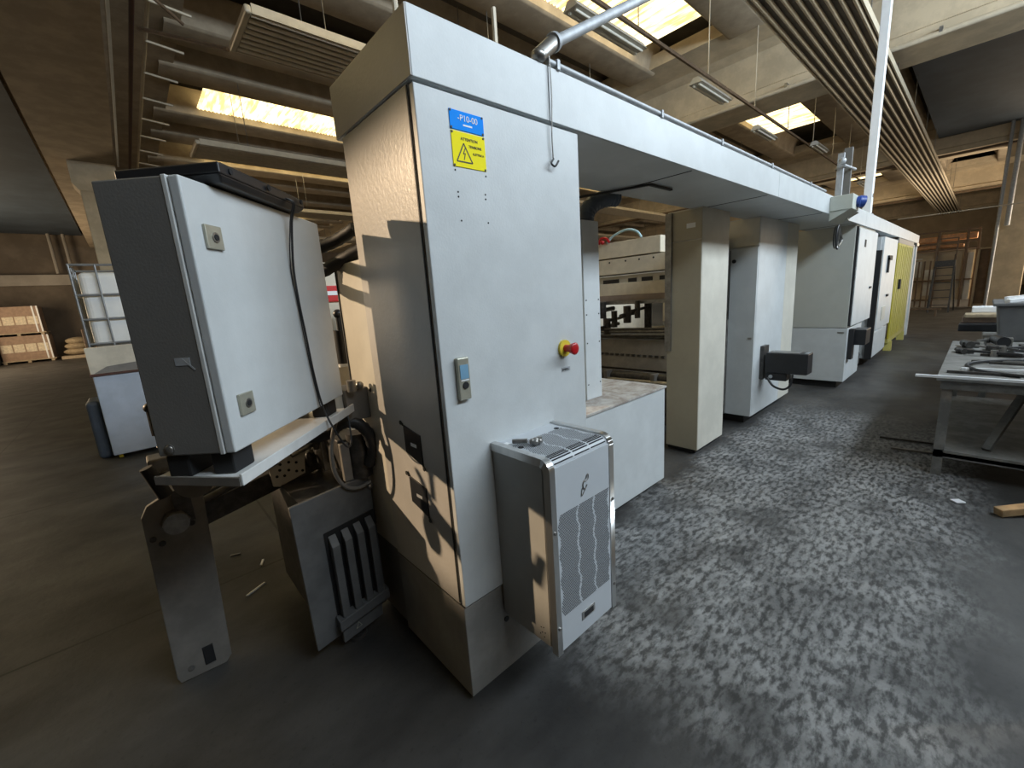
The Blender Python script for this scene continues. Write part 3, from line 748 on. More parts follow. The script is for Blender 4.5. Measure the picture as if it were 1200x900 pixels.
# yellow doors
t = thing('yellow_door_unit', 'yellow hinged guard doors under the far end of the duct', 'guard doors', (12.7,1.3,0))
for k in range(2):
    x = 11.5+1.25*k
    d = B(x,x+1.22,1.2,1.23,.26,2.16).build('door','curtain',t,bevel=.004)
    for q in range(5): B(x+.1+.24*q,x+.12+.24*q,1.19,1.2,.3,2.12).build('pleat','curt_f',d)
B(12.0,12.1,1.16,1.2,1.25,1.45).build('handle','gasket',t)
B(11.45,14.05,1.2,1.26,.18,.26).build('bottom_rail','curt_f',t)
for x in (11.7,13.7): 
    MB().prism([(x-.07,0),(x+.07,0),(x+.03,.2),(x-.03,.2)],1,1.16,1.28).build('foot','curt_f',t)
B(11.45,14.05,1.2,1.26,2.16,2.255).build('top_rail','paint_dk',t)
t = thing('end_frame', 'pale double post frame closing the far end of the machine line', 'frame', (14.5,1.4,0))
B(14.1,14.25,1.2,1.35,0,2.2).build('post','cream',t,bevel=.005)
B(14.7,14.85,1.2,1.35,0,2.2).build('post','paint',t,bevel=.005)
B(14.25,14.7,1.25,1.3,0,.9).build('lower_panel','cream',t)

# ================================================================== LEFT CONTROL BOX (turned 46 degrees)
A = math.radians(46.2); OX,OY,OZ = .15,1.31,1.24
def LM(x,y,z): return (OX+x*math.cos(A)-y*math.sin(A), OY+x*math.sin(A)+y*math.cos(A), OZ+z)
t = thing('control_box', 'grey wall-type control box with two quarter-turn locks, turned on a bracket at left', 'control box', (OX,OY,OZ), A)
box = t
B(0,.69,.040,.215,0,.70).build('body','paint_dk',t,bevel=.004,local=True)
B(.006,.684,.026,.042,.006,.694).build('door_gasket','gasket',t,local=True)
B(-.002,.690,.030,.042,-.002,.702).build('body_rim','lip',t,local=True,bevel=.002)
d = B(0,.69,0,.028,0,.70).build('door','paint',t,bevel=.005,seg=3,local=True)
for z in (.565,.12):
    l = B(.045,.105,-.008,0,z-.03,z+.03).build('quarter_turn_lock','lock',d,bevel=.002,local=True)
    MB().cyl((.077,-.008,z),(.077,-.0105,z),.013,n=20).build('lock_ring','steel',l,local=True,smoothf=True)
    MB().cyl((.077,-.0095,z),(.077,-.012,z),.008,n=16).build('keyhole','hole',l,local=True,smoothf=True)
MB().cyl((-.003,.18,.02),(.0,.18,.02),.014,n=16).ball((-.003,.18,.02),.012,(.4,1,1)).build('side_bolt','steel',t,local=True,smoothf=True)
sc = MB(); sc.box(-.0012,.0002,.07,.11,.245,.265); sc.bar((-.001,.06,.232),(-.001,.09,.262),.004,.001,up=(1,0,0)); sc.build('scrape_mark','galv',t,local=True)
# black lid on top (overlaps the box edge)
t = thing('black_tray', 'black plastic tray lying upside down on top of the grey control box', 'tray', (OX,OY,OZ+.7), A)
q = [(.085,-.045),(.53,-.035),(.52,.20),(.09,.235)]
def sc_(pts,f,cx=.305,cy=.09): return [(cx+(p[0]-cx)*f, cy+(p[1]-cy)*f) for p in pts]
b0=[(*p,.003) for p in sc_(q,.9)]; b1=[(*p,.022) for p in q]; b2=[(*p,.050) for p in sc_(q,1.0)]
MB().hexa(b0,b1).hexa([(*p,.0225) for p in q],b2).build('shell','black',t,local=True,bevel=.004)
rm = MB()
ins=[(*p,.0505) for p in sc_(q,.9)]
for i in range(4): rm.bar(ins[i],ins[(i+1)%4],.012,.006)
rm.build('rim','rubber',t,local=True)
for x in (.13,.30,.49): MB().cyl((x,-.044+.00*x,.036),(x,-.048,.036),.008,n=10).build('screw_hole','hole',t,local=True)
# bracket tray under box
t = thing('support_tray', 'grey bracket tray with pale edge carrying the control box on rubber blocks', 'bracket', (OX,OY,1.165), A)
MB().hexa([(-.02,-.012,.0),(.72,-.012,.0),(.72,.26,.0),(.02,.26,.0)],[(-.02,-.012,.008),(.72,-.012,.008),(.72,.26,.008),(.02,.26,.008)]).build('plate','lip',t,local=True,bevel=.002)
MB().box(-.022,.735,-.020,-.012,-.012,.022).build('front_lip','lip',t,local=True,bevel=.002,label='pale bent front lip')
MB().bar((-.02,-.012,.0),(.02,.26,.0),.008,.024).build('side_lip','platec',t,local=True)
for (x,y) in ((.012,.165),(.02,.045),(.58,.165),(.58,.045)):
    B(x,x+.085,y-.02,y+.045,.008,.0745).build('rubber_block','rubber',t,local=True,bevel=.006)
# cables
t = thing('loose_cable', 'thin black cable hanging down over the door of the control box', 'cable', (OX,OY,OZ), A)
MB().tube([(.40,-.012,.735),(.425,-.052,.72),(.435,-.03,.66),(.44,-.008,.52),(.437,-.008,.40),(.447,-.008,.28),(.46,-.008,.12),(.468,-.018,.0),(.465,-.05,-.09),(.50,-.07,-.17),(.57,-.06,-.17),(.62,-.04,-.08)],.0038,n=8).build('cable','cable',t,local=True,smoothf=True)
MB().tube([(.395,-.012,.735),(.415,-.052,.72),(.425,-.03,.66),(.425,-.006,.52),(.43,-.006,.40),(.437,-.006,.28),(.452,-.006,.12),(.462,-.012,.0)],.0022,n=6).build('second_cable','cable',t,local=True,smoothf=True)
# black hoses between box and cabinet
o = MB().tube([LM(.55,.2,.60),(.60,2.12,1.865),(.68,2.09,1.875),(.76,2.01,1.905),(.82,1.9,1.95)],.026,n=14,ribs=1).build('corrugated_hose','hose',smoothf=True); tag(o,'upper black corrugated hose between control box and tall cabinet','hose')
o = MB().tube([LM(.55,.2,.50),(.62,2.12,1.745),(.70,2.06,1.775),(.78,1.92,1.83),(.86,1.8,1.88)],.027,n=14,ribs=1).build('corrugated_hose','hose',smoothf=True); tag(o,'lower black corrugated hose between control box and tall cabinet','hose')

# ================================================================== LEFT MECHANISM
t = thing('bearing_plate', 'upright grey steel plate with round shaft bolt near its top, standing on the floor', 'plate', (-.0,2.24,0))
pts = [(-.13,.04),(-.12,.01),(.05,.0),(.075,.03),(.105,.83),(.095,.865),(.06,.885),(-.04,.875),(-.085,.855),(-.11,.81)]
MB().prism(pts,1,2.225,2.25).build('plate','platec',t,bevel=.003)
MB().cyl((-.005,2.17,.765),(-.005,2.3,.765),.045,n=28).build('shaft_end','steel',t,smoothf=True)
MB().cyl((-.005,2.185,.765),(-.005,2.226,.765),.048,.054,n=6).build('hex_nut','steel',t)
B(-.025,.015,2.221,2.226,.04,.13).build('slot','hole',t,bevel=.001)
for (x,z) in ((.05,.79),(-.065,.68),(-.09,.71),(.045,.73)): MB().cyl((x,2.219,z),(x,2.226,z),.012,n=10).build('bolt','darksteel',t,smoothf=True)
MB().cyl((-.075,2.221,.06),(-.075,2.226,.06),.012,n=12).build('bolt','steel',t)

t = thing('feed_mechanism', 'dark oily feed mechanism with perforated plate and shafts under the control box', 'machine', (.5,2.2,0))
# long dark cross beam from bearing plate to the cabinet
MB().bar((.0,2.32,.70),(.85,2.35,.86),.06,.10).build('cross_beam','darksteel',t,bevel=.004)
# perforated beige plate
MB().cyl((.075,2.05,.965),(.085,2.08,.965),.07,n=28).build('round_flange','platec',t,smoothf=True)
pp = MB().prism([(0.374,0.932),(0.529,1.099),(0.599,1.071),(0.547,0.840),(0.541,0.777),(0.414,0.743),(0.386,0.754)],1,2.284,2.296).build('perforated_plate','cream',t,bevel=.002,label='pale perforated steel plate')
for (x,z) in ((0.397,0.898),(0.426,0.829),(0.443,0.794),(0.466,0.817),(0.501,0.800),(0.506,0.846),(0.529,0.794),(0.432,0.858),(0.472,0.858),(0.409,0.800)): MB().cyl((x,2.285,z),(x,2.280,z),.007,n=10).build('plate_hole','hole',pp)
MB().cyl((0.495,2.290,0.944),(0.691,2.360,0.967),.035,n=18).cyl((0.483,2.290,0.944),(0.518,2.290,0.946),.048,n=18).build('cylinder','darksteel',t,smoothf=True)
MB().cyl((0.483,2.256,0.898),(0.737,2.302,0.944),.014,n=12).build('rod','steel',t,smoothf=True)
MB().prism([(0.483,0.990),(0.806,1.059),(0.829,0.944),(0.760,0.909),(0.506,0.898)],1,2.37,2.44).build('rear_block','platec',t,bevel=.004)
for k in range(4): MB().cyl((.10,2.25+.05*k,.80+.02*k),(.42,2.28+.05*k,.88+.02*k),.016,n=12).build('guide_rod','steel' if k==1 else 'darksteel',t,smoothf=True)
for (x,y,z) in ((0.599,2.221,0.932),(0.645,2.244,0.852),(0.691,2.221,0.794),(0.576,2.302,0.829),(0.760,2.244,0.886),(0.633,2.360,0.748)):
    MB().cyl((x,y,z-.025),(x,y,z+.03),.018,n=12).ball((x,y,z+.03),.018).build('knob','darksteel',t,smoothf=True)
MB().tube([(.50+.11*math.cos(a),2.22+.02*math.sin(a),.93+.085*math.sin(a)) for a in [PI*k/8 for k in range(9)]],.014).build('curved_guide','platec',t,smoothf=True)
B(.60,.64,2.15,2.3,.80,1.02).build('upright_block','steel',t,bevel=.004)
for k in range(5): MB().cyl((.56+.05*k,2.40,.80+.012*k),(.56+.05*k,2.40,.87+.012*k),.011,n=10).ball((.56+.05*k,2.40,.875+.012*k),.014).build('adjusting_screw','steel' if k%2 else 'cream',t,smoothf=True)
MB().prism([(.62,.84),(.76,.83),(.76,.98),(.62,1.0)],1,1.96,2.2).build('valve_block','darksteel',t,bevel=.006)
B(.62,.66,1.93,1.96,.80,.985).build('pale_fin','platec',t,bevel=.003)
MB().cyl((.71,1.95,.80),(.71,1.95,1.02),.05,n=20).build('filter_bowl','darksteel',t,smoothf=True)
MB().ball((.73,1.93,.74),.016).cyl((.73,1.93,.74),(.73,1.93,.80),.009).build('drain_valve','steel',t,smoothf=True)
B(.655,.765,1.86,2.02,1.10,1.245).build('grey_gearbox','paint_dk',t,bevel=.004)
B(.60,.655,1.9,2.03,1.07,1.27).build('pale_bracket','cream',t,bevel=.004)
MB().cyl((.68,1.84,1.24),(.68,1.84,1.29),.02,n=12).ball((.72,1.85,1.26),.018).build('gland','steel',t,smoothf=True)
MB().tube([(.76,1.83,1.24),(.80,1.78,1.18),(.765,1.72,1.14)],.013).build('gland_hose','cable',t,smoothf=True)
# stacks of small levers at the far left
for k in range(6):
    MB().bar((-.04+.015*k,1.98+.03*k,1.00+.04*k),(.04,2.02+.03*k,1.02+.045*k),.03,.02).build('lever','steel' if k%2 else 'darksteel',t,bevel=.003)
MB().cyl((-.05,1.95,1.09),(-.015,1.95,.97),.02,.024,n=12).build('handle','rubber',t,smoothf=True)
B(-.045,.10,2.0,2.1,1.03,1.10).build('clamp_block','steel',t,bevel=.006)
for k in range(5): MB().cyl((-.03+.03*k,1.99,1.00),(-.03+.03*k,1.99,1.05),.009,n=10).build('stud','steel',t,smoothf=True)
MB().cyl((-.0,2.1,1.17),(-.0,2.1,1.27),.014,n=10).ball((-.0,2.1,1.28),.02).build('lever_knob','darksteel',t,smoothf=True)
B(.0,.06,2.2,2.5,.75,.9).build('side_block','darksteel',t)
o = MB().tube([(.44,2.02,1.10),(.50,1.96,1.055),(.57,1.93,1.05),(.63,1.9,1.09),(.69,1.87,1.085),(.735,1.86,1.02),(.75,1.88,.93),(.73,1.9,.86)],.026,n=14,ribs=1).build('corrugated_hose','hose',smoothf=True); tag(o,'black hose curving in front of the valves under the control box','hose')
o = MB().tube([(.60,1.86,1.13),(.575,1.86,1.06),(.56,1.87,.98),(.565,1.88,.88),(.60,1.89,.80),(.66,1.9,.765),(.73,1.91,.77)],.0095,n=10).build('air_hose','paint_dk',smoothf=True); tag(o,'thin grey hose looping down beside the valve block','hose')

# grey side panel with ribbed vent
t = thing('side_guard', 'dark grey guard panel with a ribbed step near the floor, left of the tall cabinet', 'guard', (.55,1.9,0))
MB().hexa([(.362,1.85,.09),(.735,1.93,.09),(.735,1.95,.09),(.362,1.87,.09)],[(.352,1.85,.80),(.735,1.93,.80),(.735,1.95,.80),(.352,1.87,.80)]).build('panel','guard',t,bevel=.003)
def GP(u,dy,z): # point on guard: u along panel
    return (.362+u, 1.85+.2145*u-dy, z)
v = MB(); v.hexa([GP(.11,.006,.15),GP(.36,.006,.15),GP(.36,.0,.15),GP(.11,.0,.15)],[GP(.11,.006,.62),GP(.37,.006,.62),GP(.37,.0,.62),GP(.11,.0,.62)]); v.build('vent_backing','gasket',t)
for k in range(4):
    u = .125+.062*k
    MB().hexa([GP(u,.05,.20),GP(u+.036,.05,.20),GP(u+.036,.006,.20),GP(u,.006,.20)],[GP(u,.05,.56),GP(u+.036,.05,.56),GP(u+.036,.006,.60),GP(u,.006,.60)]).build('rib','guard',t,bevel=.003)
MB().hexa([GP(.10,.06,.15),GP(.37,.06,.15),GP(.37,.0,.15),GP(.10,.0,.15)],[GP(.10,.06,.20),GP(.37,.06,.20),GP(.37,.0,.20),GP(.10,.0,.20)]).build('bottom_bar','guard',t,bevel=.003)
MB().hexa([GP(.115,.03,.06),GP(.33,.03,.06),GP(.33,.0,.06),GP(.115,.0,.06)],[GP(.115,.03,.15),GP(.33,.03,.15),GP(.33,.0,.15),GP(.115,.0,.15)]).build('lower_plate','guard',t,bevel=.003)
tr = MB(); 
for a,b in ((( .18,.09),(.21,.09)),((.21,.09),(.195,.118)),((.195,.118),(.18,.09))): tr.bar(GP(a[0],.032,a[1]),GP(b[0],.032,b[1]),.003,.002,up=(0,1,0))
tr.build('warning_mark','lock',t)
MB().cyl((.56,1.93,0),(.56,1.93,.09),.03,n=16).cyl((.56,1.93,0),(.56,1.93,.02),.05,n=20).build('levelling_foot','darksteel',t,smoothf=True)
B(.42,.75,1.97,2.6,.1,.75).build('inner_frame','darksteel',t)
# litter on the floor
for i,(x,y,a,L) in enumerate(((.27,2.72,.5,.12),(.36,3.0,1.2,.07),(.58,3.0,.05,.12),(.72,2.65,2.2,.08),(.25,3.25,-.4,.06))):
    o = MB().bar((x-L/2*math.cos(a),y-L/2*math.sin(a),.006),(x+L/2*math.cos(a),y+L/2*math.sin(a),.006),.012,.008).build('metal_offcut','white' if i<3 else 'steel'); tag(o,'small pale offcut lying on the floor under the feed mechanism','offcut','pale offcuts on the floor at left')
    
# ================================================================== LEFT BACKGROUND
t = thing('panel_crate', 'pale blue panelled crate with cream upper board, behind the control box', 'crate', (.1,7.2,0))
B(-.42,.75,6.8,7.6,.06,1.03).build('box','cratef',t,bevel=.01)
B(-.44,.77,6.78,7.62,1.03,1.055).build('dark_rim','brown',t)
B(-.43,.75,6.8,6.86,1.055,1.36).build('upper_board','cratet',t,bevel=.004)
B(-.43,.75,6.86,7.6,1.055,1.33).build('upper_boards_rear','cratet',t)
MB().hexa([(-.40,6.798,1.06),(.1,6.798,1.06),(.1,6.800,1.06),(-.40,6.800,1.06)],[(-.28,6.798,1.13),(.1,6.798,1.16),(.1,6.800,1.16),(-.28,6.800,1.13)]).build('dirt_smear','platec',t)
MB().cyl((-.38,6.9,.05),(-.34,6.9,.05),.05,n=14).build('castor','ylw2',t,smoothf=True)
o = B(-.56,-.43,7.0,7.5,.0,.72).build('container','bluegrey',bevel=.05,seg=4); tag(o,'dark blue container half hidden behind the pale blue crate','container')

t = thing('liquid_tank', 'white plastic liquid tank in a steel cage, standing high behind the crate', 'tank', (.1,9.5,1.2))
B(-.44,.55,9.05,10.0,1.26,2.40).build('bottle','ibc',t,bevel=.08,seg=4)
cg = []
for z in (1.33,1.70,2.06,2.50):
    r = .018
    for a,b in (((-.5,9),(.6,9)),((-.5,9),(-.5,10.05)),((.6,9),(.6,10.05)),((-.5,10.05),(.6,10.05))):
        MB().cyl((*a,z),(*b,z),r,n=8).build('cage_ring','cage',t)
for x in (-.5,-.22,.18,.6): MB().cyl((x,8.995,1.2),(x,8.995,2.5),.014,n=8).build('cage_upright','cage',t)
for y in (9.35,9.7,10.05): MB().cyl((-.5,y,1.2),(-.5,y,2.5),.014,n=8).build('cage_upright','cage',t)
t2 = thing('liquid_tank', 'lower liquid tank of the stack, hidden mostly by the pale blue crate', 'tank', (.1,9.5,0))
B(-.44,.55,9.05,10.0,.14,1.1).build('bottle','ibc',t2,bevel=.08,seg=4)
B(-.5,.6,9,10.05,0,.12).build('pallet_base','cage',t2)
B(-.5,.6,9,10.05,1.12,1.24).build('pallet_base','cage',t)
for x in (-.5,.6):
    for y in (9,10.05): MB().cyl((x,y,.1),(x,y,1.12),.014,n=8).build('cage_upright','cage',t2)

def load(x, y, z, w, label, h=1.36, d=1.6):
    t = thing('carton_load', label, 'carton load', (x,y,z), group=None)
    B(x-w/2,x+w/2,y,y+d,z+.14,z+h).build('cartons','card',t,bevel=.03)
    n = int(w/.36)
    for k in range(n):
        a = x-w/2+.06+k*(w-.1)/n
        B(a,a+(w-.1)/n-.05,y-.012,y+.0,z+.55,z+.95).build('printed_carton','stripe',t)
    for k in (0,.16): B(x+w/2-.22+k,x+w/2-.16+k,y-.015,y,z+.14,z+h).build('wrap_strip','white',t)
    MB().box(x-w/2-.04,x+w/2+.08,y-.03,y+d,z+.1,z+.15).box(x-w/2,x-w/2+.12,y,y+d,z,z+.1).box(x-.06,x+.06,y,y+d,z,z+.1).box(x+w/2-.12,x+w/2,y,y+d,z,z+.1).build('pallet','pallet',t)
load(-4.05,32.2,0,1.75,'lower pallet of brown cartons with pale print, by the left back wall')
load(-4.15,32.2,1.36,1.75,'upper pallet of brown cartons with pale print, on top of the other pallet',h=1.45)
o = B(-6.3,-5.1,31.6,33,0,1.4).build('carton_load','stripe',bevel=.03); tag(o,'pale carton load cut off by the left edge of the picture','carton load')
t = thing('sack_pile', 'low pallet of tan sacks on the floor beyond the crate', 'sacks', (-2.2,32.5,0))
for k in range(3):
    MB().ball((-2.2,32.5,.35+.28*k),.5,(1.25-.15*k,1,.38)).build('sack','sack',t,smoothf=True)
B(-2.9,-1.5,32,33.2,0,.15).build('pallet','pallet',t)
t = thing('carton_stack', 'small reddish carton stack glimpsed between white tank and crate', 'boxes', (-1.2,24,0))
B(-1.45,-.6,24,25,.1,1.5).build('cartons','card',t,bevel=.02)
B(-1.45,-.6,24,25,0,.1).build('pallet','pallet',t)
for k in range(2):
    o = MB().cyl((-2.3+.55*k,33.6,4.5),(-2.3+.55*k,33.6,7.0),.07,n=8).build('wall_pipe','wall_c',smoothf=True); tag(o,'thin vertical pipe on the left back wall above the concrete band','pipe','pair of thin pipes on the left back wall')
# warm machine housing + red sign behind the control box
t = thing('rear_press_unit', 'cream machine side with red sign seen between control box and tall cabinet', 'machine', (1.3,3.4,0))
B(1.05,3.4,3.3,3.9,.2,1.95).build('side_frame','beige',t,bevel=.01)
sg = B(1.10,1.24,3.285,3.3,1.66,1.78).build('red_sign','redsign',t,bevel=.01,label='small red warning sign')
B(1.13,1.21,3.282,3.286,1.71,1.74).build('sign_text','white',sg)
MB().cyl((1.16,3.2,1.2),(1.16,3.2,1.45),.05).cyl((1.16,3.2,1.45),(1.16,3.2,1.55),.02).ball((1.16,3.2,1.57),.035).build('oiler','black',t,smoothf=True)
B(1.10,1.22,3.14,3.2,1.18,1.2).build('bracket','white',t)

# ================================================================== RIGHT SIDE
t = thing('steel_table', 'grey steel workbench covered with metal scrap at the right edge', 'table', (5.6,-.6,0))
B(4.50,6.82,-1.6,.165,.765,.80).build('table_top','tabletop',t,bevel=.004)
B(4.52,6.8,-1.55,.14,.70,.765).build('apron','tabletop',t)
for (x,y) in ((4.56,.10),(6.74,.10),(4.56,-1.5),(6.74,-1.5)): B(x-.03,x+.03,y-.03,y+.03,0,.70).build('leg','tabletop',t,bevel=.003)
B(4.53,6.77,-1.53,.13,.16,.19).build('lower_shelf','tabletop',t)
B(4.53,4.60,-1.53,.13,.15,.21).build('shelf_rail','tabletop',t)
# scrap on the table: individual rods and profiles
sc = [((4.42,.28,.811),(4.46,-1.2,.811),.022,'white','long white strip overhanging the near edge of the scrap table'),
      ((4.68,.12,.811),(4.62,-1.3,.811),.02,'darksteel','dark flat bar along the near edge of the scrap table'),
      ((4.85,.05,.811),(4.98,-1.2,.811),.018,'white','pale rod lying across the scrap table'),
      ((5.1,-.10,.831),(5.0,-1.0,.831),.02,'darksteel','short dark rod lying over the pale rod on the table'),
      ((5.3,.0,.811),(5.35,-1.4,.811),.022,'steel','steel bar in the middle of the scrap table'),
      ((5.7,-.05,.811),(5.6,-1.3,.811),.03,'darksteel','thick dark bar towards the far end of the scrap table'),
      ((6.0,-.2,.811),(6.15,-1.4,.811),.03,'galv','galvanised bar towards the far end of the scrap table')]
for a,b,w,m_,lab in sc:
    o = MB().bar(a,b,w,.02).build('metal_bar',m_,bevel=.002); tag(o,lab,'metal bar')
o = MB().tube([(4.62,-.25,.815),(4.75,-.06,.815),(5.0,.02,.82),(5.25,-.1,.82),(5.4,-.4,.82),(5.45,-.9,.82)],.013,n=8).build('cable','cable',smoothf=True); tag(o,'black cable curled on the scrap table','cable')
for i,(x,y,w,h,m_) in enumerate(((6.3,.02,.2,.07,'darksteel'),(6.5,-.2,.25,.1,'black'),(6.1,-.15,.2,.06,'darksteel'),(6.45,-.5,.25,.09,'steel'),(5.85,.05,.16,.05,'darksteel'),(6.2,-.42,.18,.08,'galv'))):
    t = thing('machine_part', 'small dark metal part in the heap on the far half of the scrap table', 'metal part', (x,y,.8), group='metal parts heaped on the scrap table')
    MB().cyl((x-w/2,y,.8+h/2),(x+w/2,y+.05,.8+h/2),h/2,n=12).build('barrel',m_,t,smoothf=True)
    B(x-w/4,x+w/4,y-.06,y+.06,.8,.8+h*.8).build('flange','steel' if i%2 else 'darksteel',t,bevel=.005)
for i in range(9):
    x = 5.6+random.random()*1.05; y = -.05-random.random()*.9; a = random.random()*3
    t = thing('scrap_piece', 'small twisted metal offcut in the clutter on the far half of the scrap table', 'offcut', (x,y,.8), group='metal offcuts on the scrap table')
    L = .09+random.random()*.1
    MB().bar((x-L*math.cos(a),y-L*math.sin(a),.83),(x+L*math.cos(a),y+L*math.sin(a),.835+random.random()*.05),.03,.02).build('strip',['darksteel','steel','black'][i%3],t,bevel=.003)
    MB().cyl((x,y,.80),(x,y,.86),.025,n=10).build('bush','darksteel' if i%2 else 'steel',t,smoothf=True)
# under table clutter
o = B(4.9,5.4,-1.2,-.5,.19,.5).build('storage_box','black',bevel=.02); tag(o,'dark box on the lower shelf under the scrap table','box')
o = MB().bar((4.75,-.15,.2),(5.15,-.35,.72),.05,.03).build('steel_profile','tabletop'); tag(o,'slanted steel profile leaning under the scrap table, left one','profile')
o = MB().bar((4.7,-.5,.2),(4.95,-.62,.6),.06,.03).build('steel_profile','platec'); tag(o,'slanted steel profile leaning under the scrap table, right one','profile')
for i,(x,y,L,a) in enumerate(((5.3,.28,.5,1.5),(5.0,.24,.35,1.6))):
    o = MB().bar((x,y+L/2,.012),(x+.05,y-L/2,.012),.02,.015).build('floor_rod','darksteel' if i==0 else 'steel'); tag(o,'thin rod lying on the floor beside the scrap table, %s'%('farther one' if i==0 else 'nearer one'),'rod')
o = MB().bar((3.95,-.22,.03),(4.30,-.62,.10),.06,.05).build('timber_batten','wood',bevel=.004); tag(o,'short wooden batten on the floor in front of the scrap table','batten')
o = MB().bar((4.02,-.02,.01),(4.06,-.06,.01),.05,.008).build('paper_scrap','white'); tag(o,'tiny white scrap on the floor before the scrap table','scrap')
# bin
t = thing('plastic_bin', 'grey bin heaped with scrap behind the far end of the steel table', 'bin', (7.6,-.6,.45))
MB().hexa([(7.25,-1.1,.75),(7.95,-1.1,.75),(7.95,-.18,.75),(7.25,-.18,.75)],[(7.2,-1.2,1.16),(8.05,-1.2,1.16),(8.05,-.13,1.16),(7.2,-.13,1.16)]).build('shell','bin',t,bevel=.02)
B(7.17,8.08,-1.22,-.10,1.15,1.185).build('rim','bin',t,bevel=.008)
for k in range(7):
    MB().bar((7.3+.1*k,-.2-.05*(k%3),1.2),(7.5+.08*k,-.55,1.23),.08,.04).build('scrap_piece',['white','darksteel','steel'][k%3],t,bevel=.004)
t = thing('second_bench', 'low steel bench under the grey bin, beyond the scrap table', 'bench', (7.9,-.7,0))
B(7.0,9.6,-1.6,-.06,.70,.75).build('top','tabletop',t,bevel=.004)
for (x,y) in ((7.06,-.12),(9.5,-.12)): B(x-.03,x+.03,y-.03,y+.03,0,.70).build('leg','tabletop',t)
heap = [(8.6,.12,.75,.5,.3,.1,'black','dark crate in the heap beside the grey bin'),(8.8,.10,.85,.45,.32,.07,'card','flattened brown carton on the dark crate beside the grey bin'),
        (8.7,.08,.92,.4,.25,.05,'sack','tan paper bundle in the heap beside the grey bin'),(8.9,.02,.97,.25,.2,.08,'white','white plastic container on top of the heap beside the grey bin')]
for (x,y,z,w,d_,h_,m_,lab) in heap:
    o = B(x-w/2,x+w/2,y-d_-.05,y+.05,z,z+h_).build('scrap_carton',m_,bevel=.012); o.rotation_euler=(0,0,0); tag(o,lab,'scrap')

# far racks, fence, ladder
t = thing('storage_rack', 'brown storage rack with orange goods on its top shelf at the aisle end', 'rack', (26,1.2,0))
for y in (2.35,1.45,.62,.3): B(25.9,26.0,y-.04,y+.04,0,3.15).build('upright','rack',t)
for z in (1.1,2.35,2.62,3.1): B(25.88,26.0,.3,2.4,z,z+.06).build('shelf_beam','rack',t)
B(26.0,27,.3,2.4,2.36,2.42).build('top_shelf','rack',t)
for (a,b,z0,z1) in ((2.3,1.5,2.45,2.6),(1.4,.7,2.45,2.58),(2.2,1.5,2.72,2.95),(1.4,.65,2.75,3.0),(.6,.35,2.75,3.0)): B(26.02,26.5,b,a,z0,z1).build('orange_goods','glow',t,bevel=.03,label='orange goods')
B(26.1,26.15,.3,2.4,.3,2.3).build('back_sheet','wall_t',t)
for (a,b,z0,z1) in ((2.2,1.9,1.3,2.1),(1.8,1.5,.5,1.6),(.55,.38,.3,2.2)): B(26.02,26.1,b,a,z0,z1).build('leaning_board','cream',t)
t = thing('mesh_gate', 'brown framed gate panel leaning right of the ladder by the far pillar', 'gate', (25,0,0))
for (a,b) in (((25.6,.25,0),(25.6,.25,2.3)),((25.6,-.5,0),(25.6,-.5,2.3)),((25.6,.25,2.3),(25.6,-.5,2.3)),((25.6,.25,.1),(25.6,-.5,.1))): MB().bar(a,b,.07,.07).build('frame_bar','wall_t',t)
B(25.62,25.65,-.5,.25,.1,2.3).build('panel','rack',t)
t = thing('low_partition', 'low brown slatted partition left of the ladder at the aisle end', 'partition', (24.5,2,0))
for k in range(6): B(24.5,24.54,1.5+.17*k,1.55+.17*k,.1,2.0).build('slat','rack',t)
B(24.48,24.56,1.45,2.5,1.95,2.02).build('top_rail','wall_t',t); B(24.48,24.56,1.45,2.5,.35,.42).build('bottom_rail','rack',t)
t = thing('step_ladder', 'dark metal step ladder with platform standing at the end of the aisle', 'ladder', (23,1.2,0))
for y in (1.32,.78):
    MB().bar((22.6,y,0),(23.1,y-.02 if y>1 else y+.02,2.1),.05,.06).build('rail','darksteel',t)
    MB().bar((23.8,y+(.1 if y>1 else -.1),0),(23.1,y,1.7),.04,.04).build('rear_leg','darksteel',t)
for k in range(6): MB().bar((22.66+.09*k,1.32,.28+.27*k),(22.66+.09*k,.78,.28+.27*k),.08,.03).build('rung','darksteel',t)
B(22.9,23.5,.78,1.32,1.68,1.9).build('platform','darksteel',t)
for y in (1.32,.78): MB().bar((23.0,y,1.9),(23.1,y,2.7),.04,.04).build('handrail','rack',t)
MB().bar((23.1,1.32,2.7),(23.1,.78,2.7),.04,.04).build('handrail','rack',t)
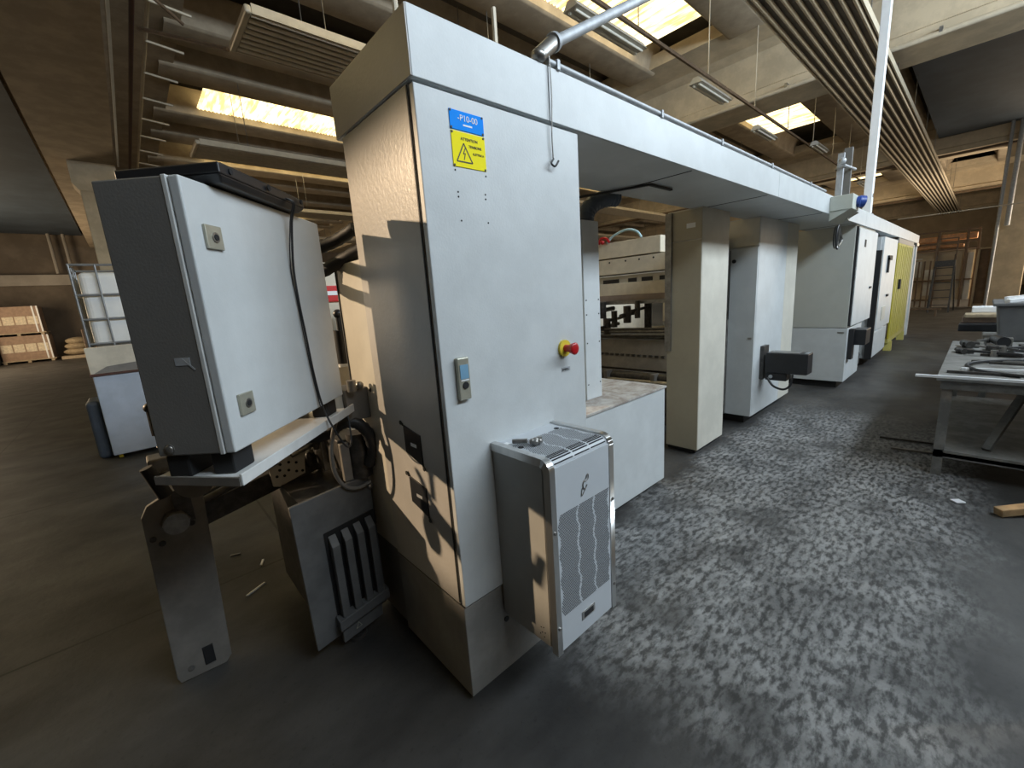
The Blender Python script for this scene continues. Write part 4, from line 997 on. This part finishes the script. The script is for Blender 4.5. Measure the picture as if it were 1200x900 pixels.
o = MB().cyl((20,2.2,3.35),(20,-3.2,3.35),.018,n=8).build('tension_cable','heat',smoothf=True); tag(o,'thin pale cable stretched across the end of the aisle','cable')
t = thing('floor_rail', 'low metal bar on short feet near the base of the far ladder', 'rail', (21,1.8,0))
B(20.9,21,.9,2.6,.22,.27).build('bar','rack',t)
for y in (1,2.5): B(20.9,21,y,y+.05,0,.22).build('foot','rack',t)
t = thing('downpipe', 'shiny vertical pipes beside the far right pillar', 'pipe', (24.3,-.3,0))
MB().cyl((24.3,-.12,0),(24.3,-.12,7),.05).build('pipe','galv',t,smoothf=True)
MB().cyl((24.3,-.35,3),(24.3,-.35,7),.07).build('pipe','galv',t,smoothf=True)

# ================================================================== LIGHT
w = bpy.data.worlds.new('world'); S.world = w; w.use_nodes = True
nt = w.node_tree; bg = nt.nodes['Background']
bg.inputs['Color'].default_value = (1.0,.90,.74,1); bg.inputs['Strength'].default_value = .5
def area(name, loc, direction, sx, sy, power, col):
    l = bpy.data.lights.new(name,'AREA'); l.shape='RECTANGLE'; l.size=sx; l.size_y=sy; l.energy=power; l.color=col
    o = bpy.data.objects.new(name,l); C.objects.link(o); o.location = loc
    o.rotation_euler = Vector(direction).to_track_quat('-Z','Y').to_euler()
    return o
# daylight through the high band window of the right-hand wall
area('window_daylight', (6.7,-3.3,5.6), (0,1,-.5), 12.4, 1.35, 1080, (.76,.89,1.0))
# warm fill added at an invented opening in the right-hand wall
area('added_warm_fill', (29,-3.15,2.15), (0,1,.15), 9.8, 4.2, 1000, (1.0,.82,.60))
# second warm fill, added inside the closed left gable wall, further back
area('added_gable_fill', (-7.0,26,2.2), (1,-.1,.12), 7, 4.2, 900, (1.0,.78,.52))
sun = bpy.data.lights.new('sun','SUN'); sun.energy = 3.6; sun.angle = math.radians(1.0); sun.color = (1,.74,.48)
so = bpy.data.objects.new('sun', sun); C.objects.link(so)
so.rotation_euler = Vector((1,-1,-.42)).to_track_quat('-Z','Y').to_euler()

S.view_settings.view_transform = 'Standard'; S.view_settings.look = 'None'
S.view_settings.gamma = 1; S.view_settings.use_curve_mapping = False
S.view_settings.exposure = 0.0
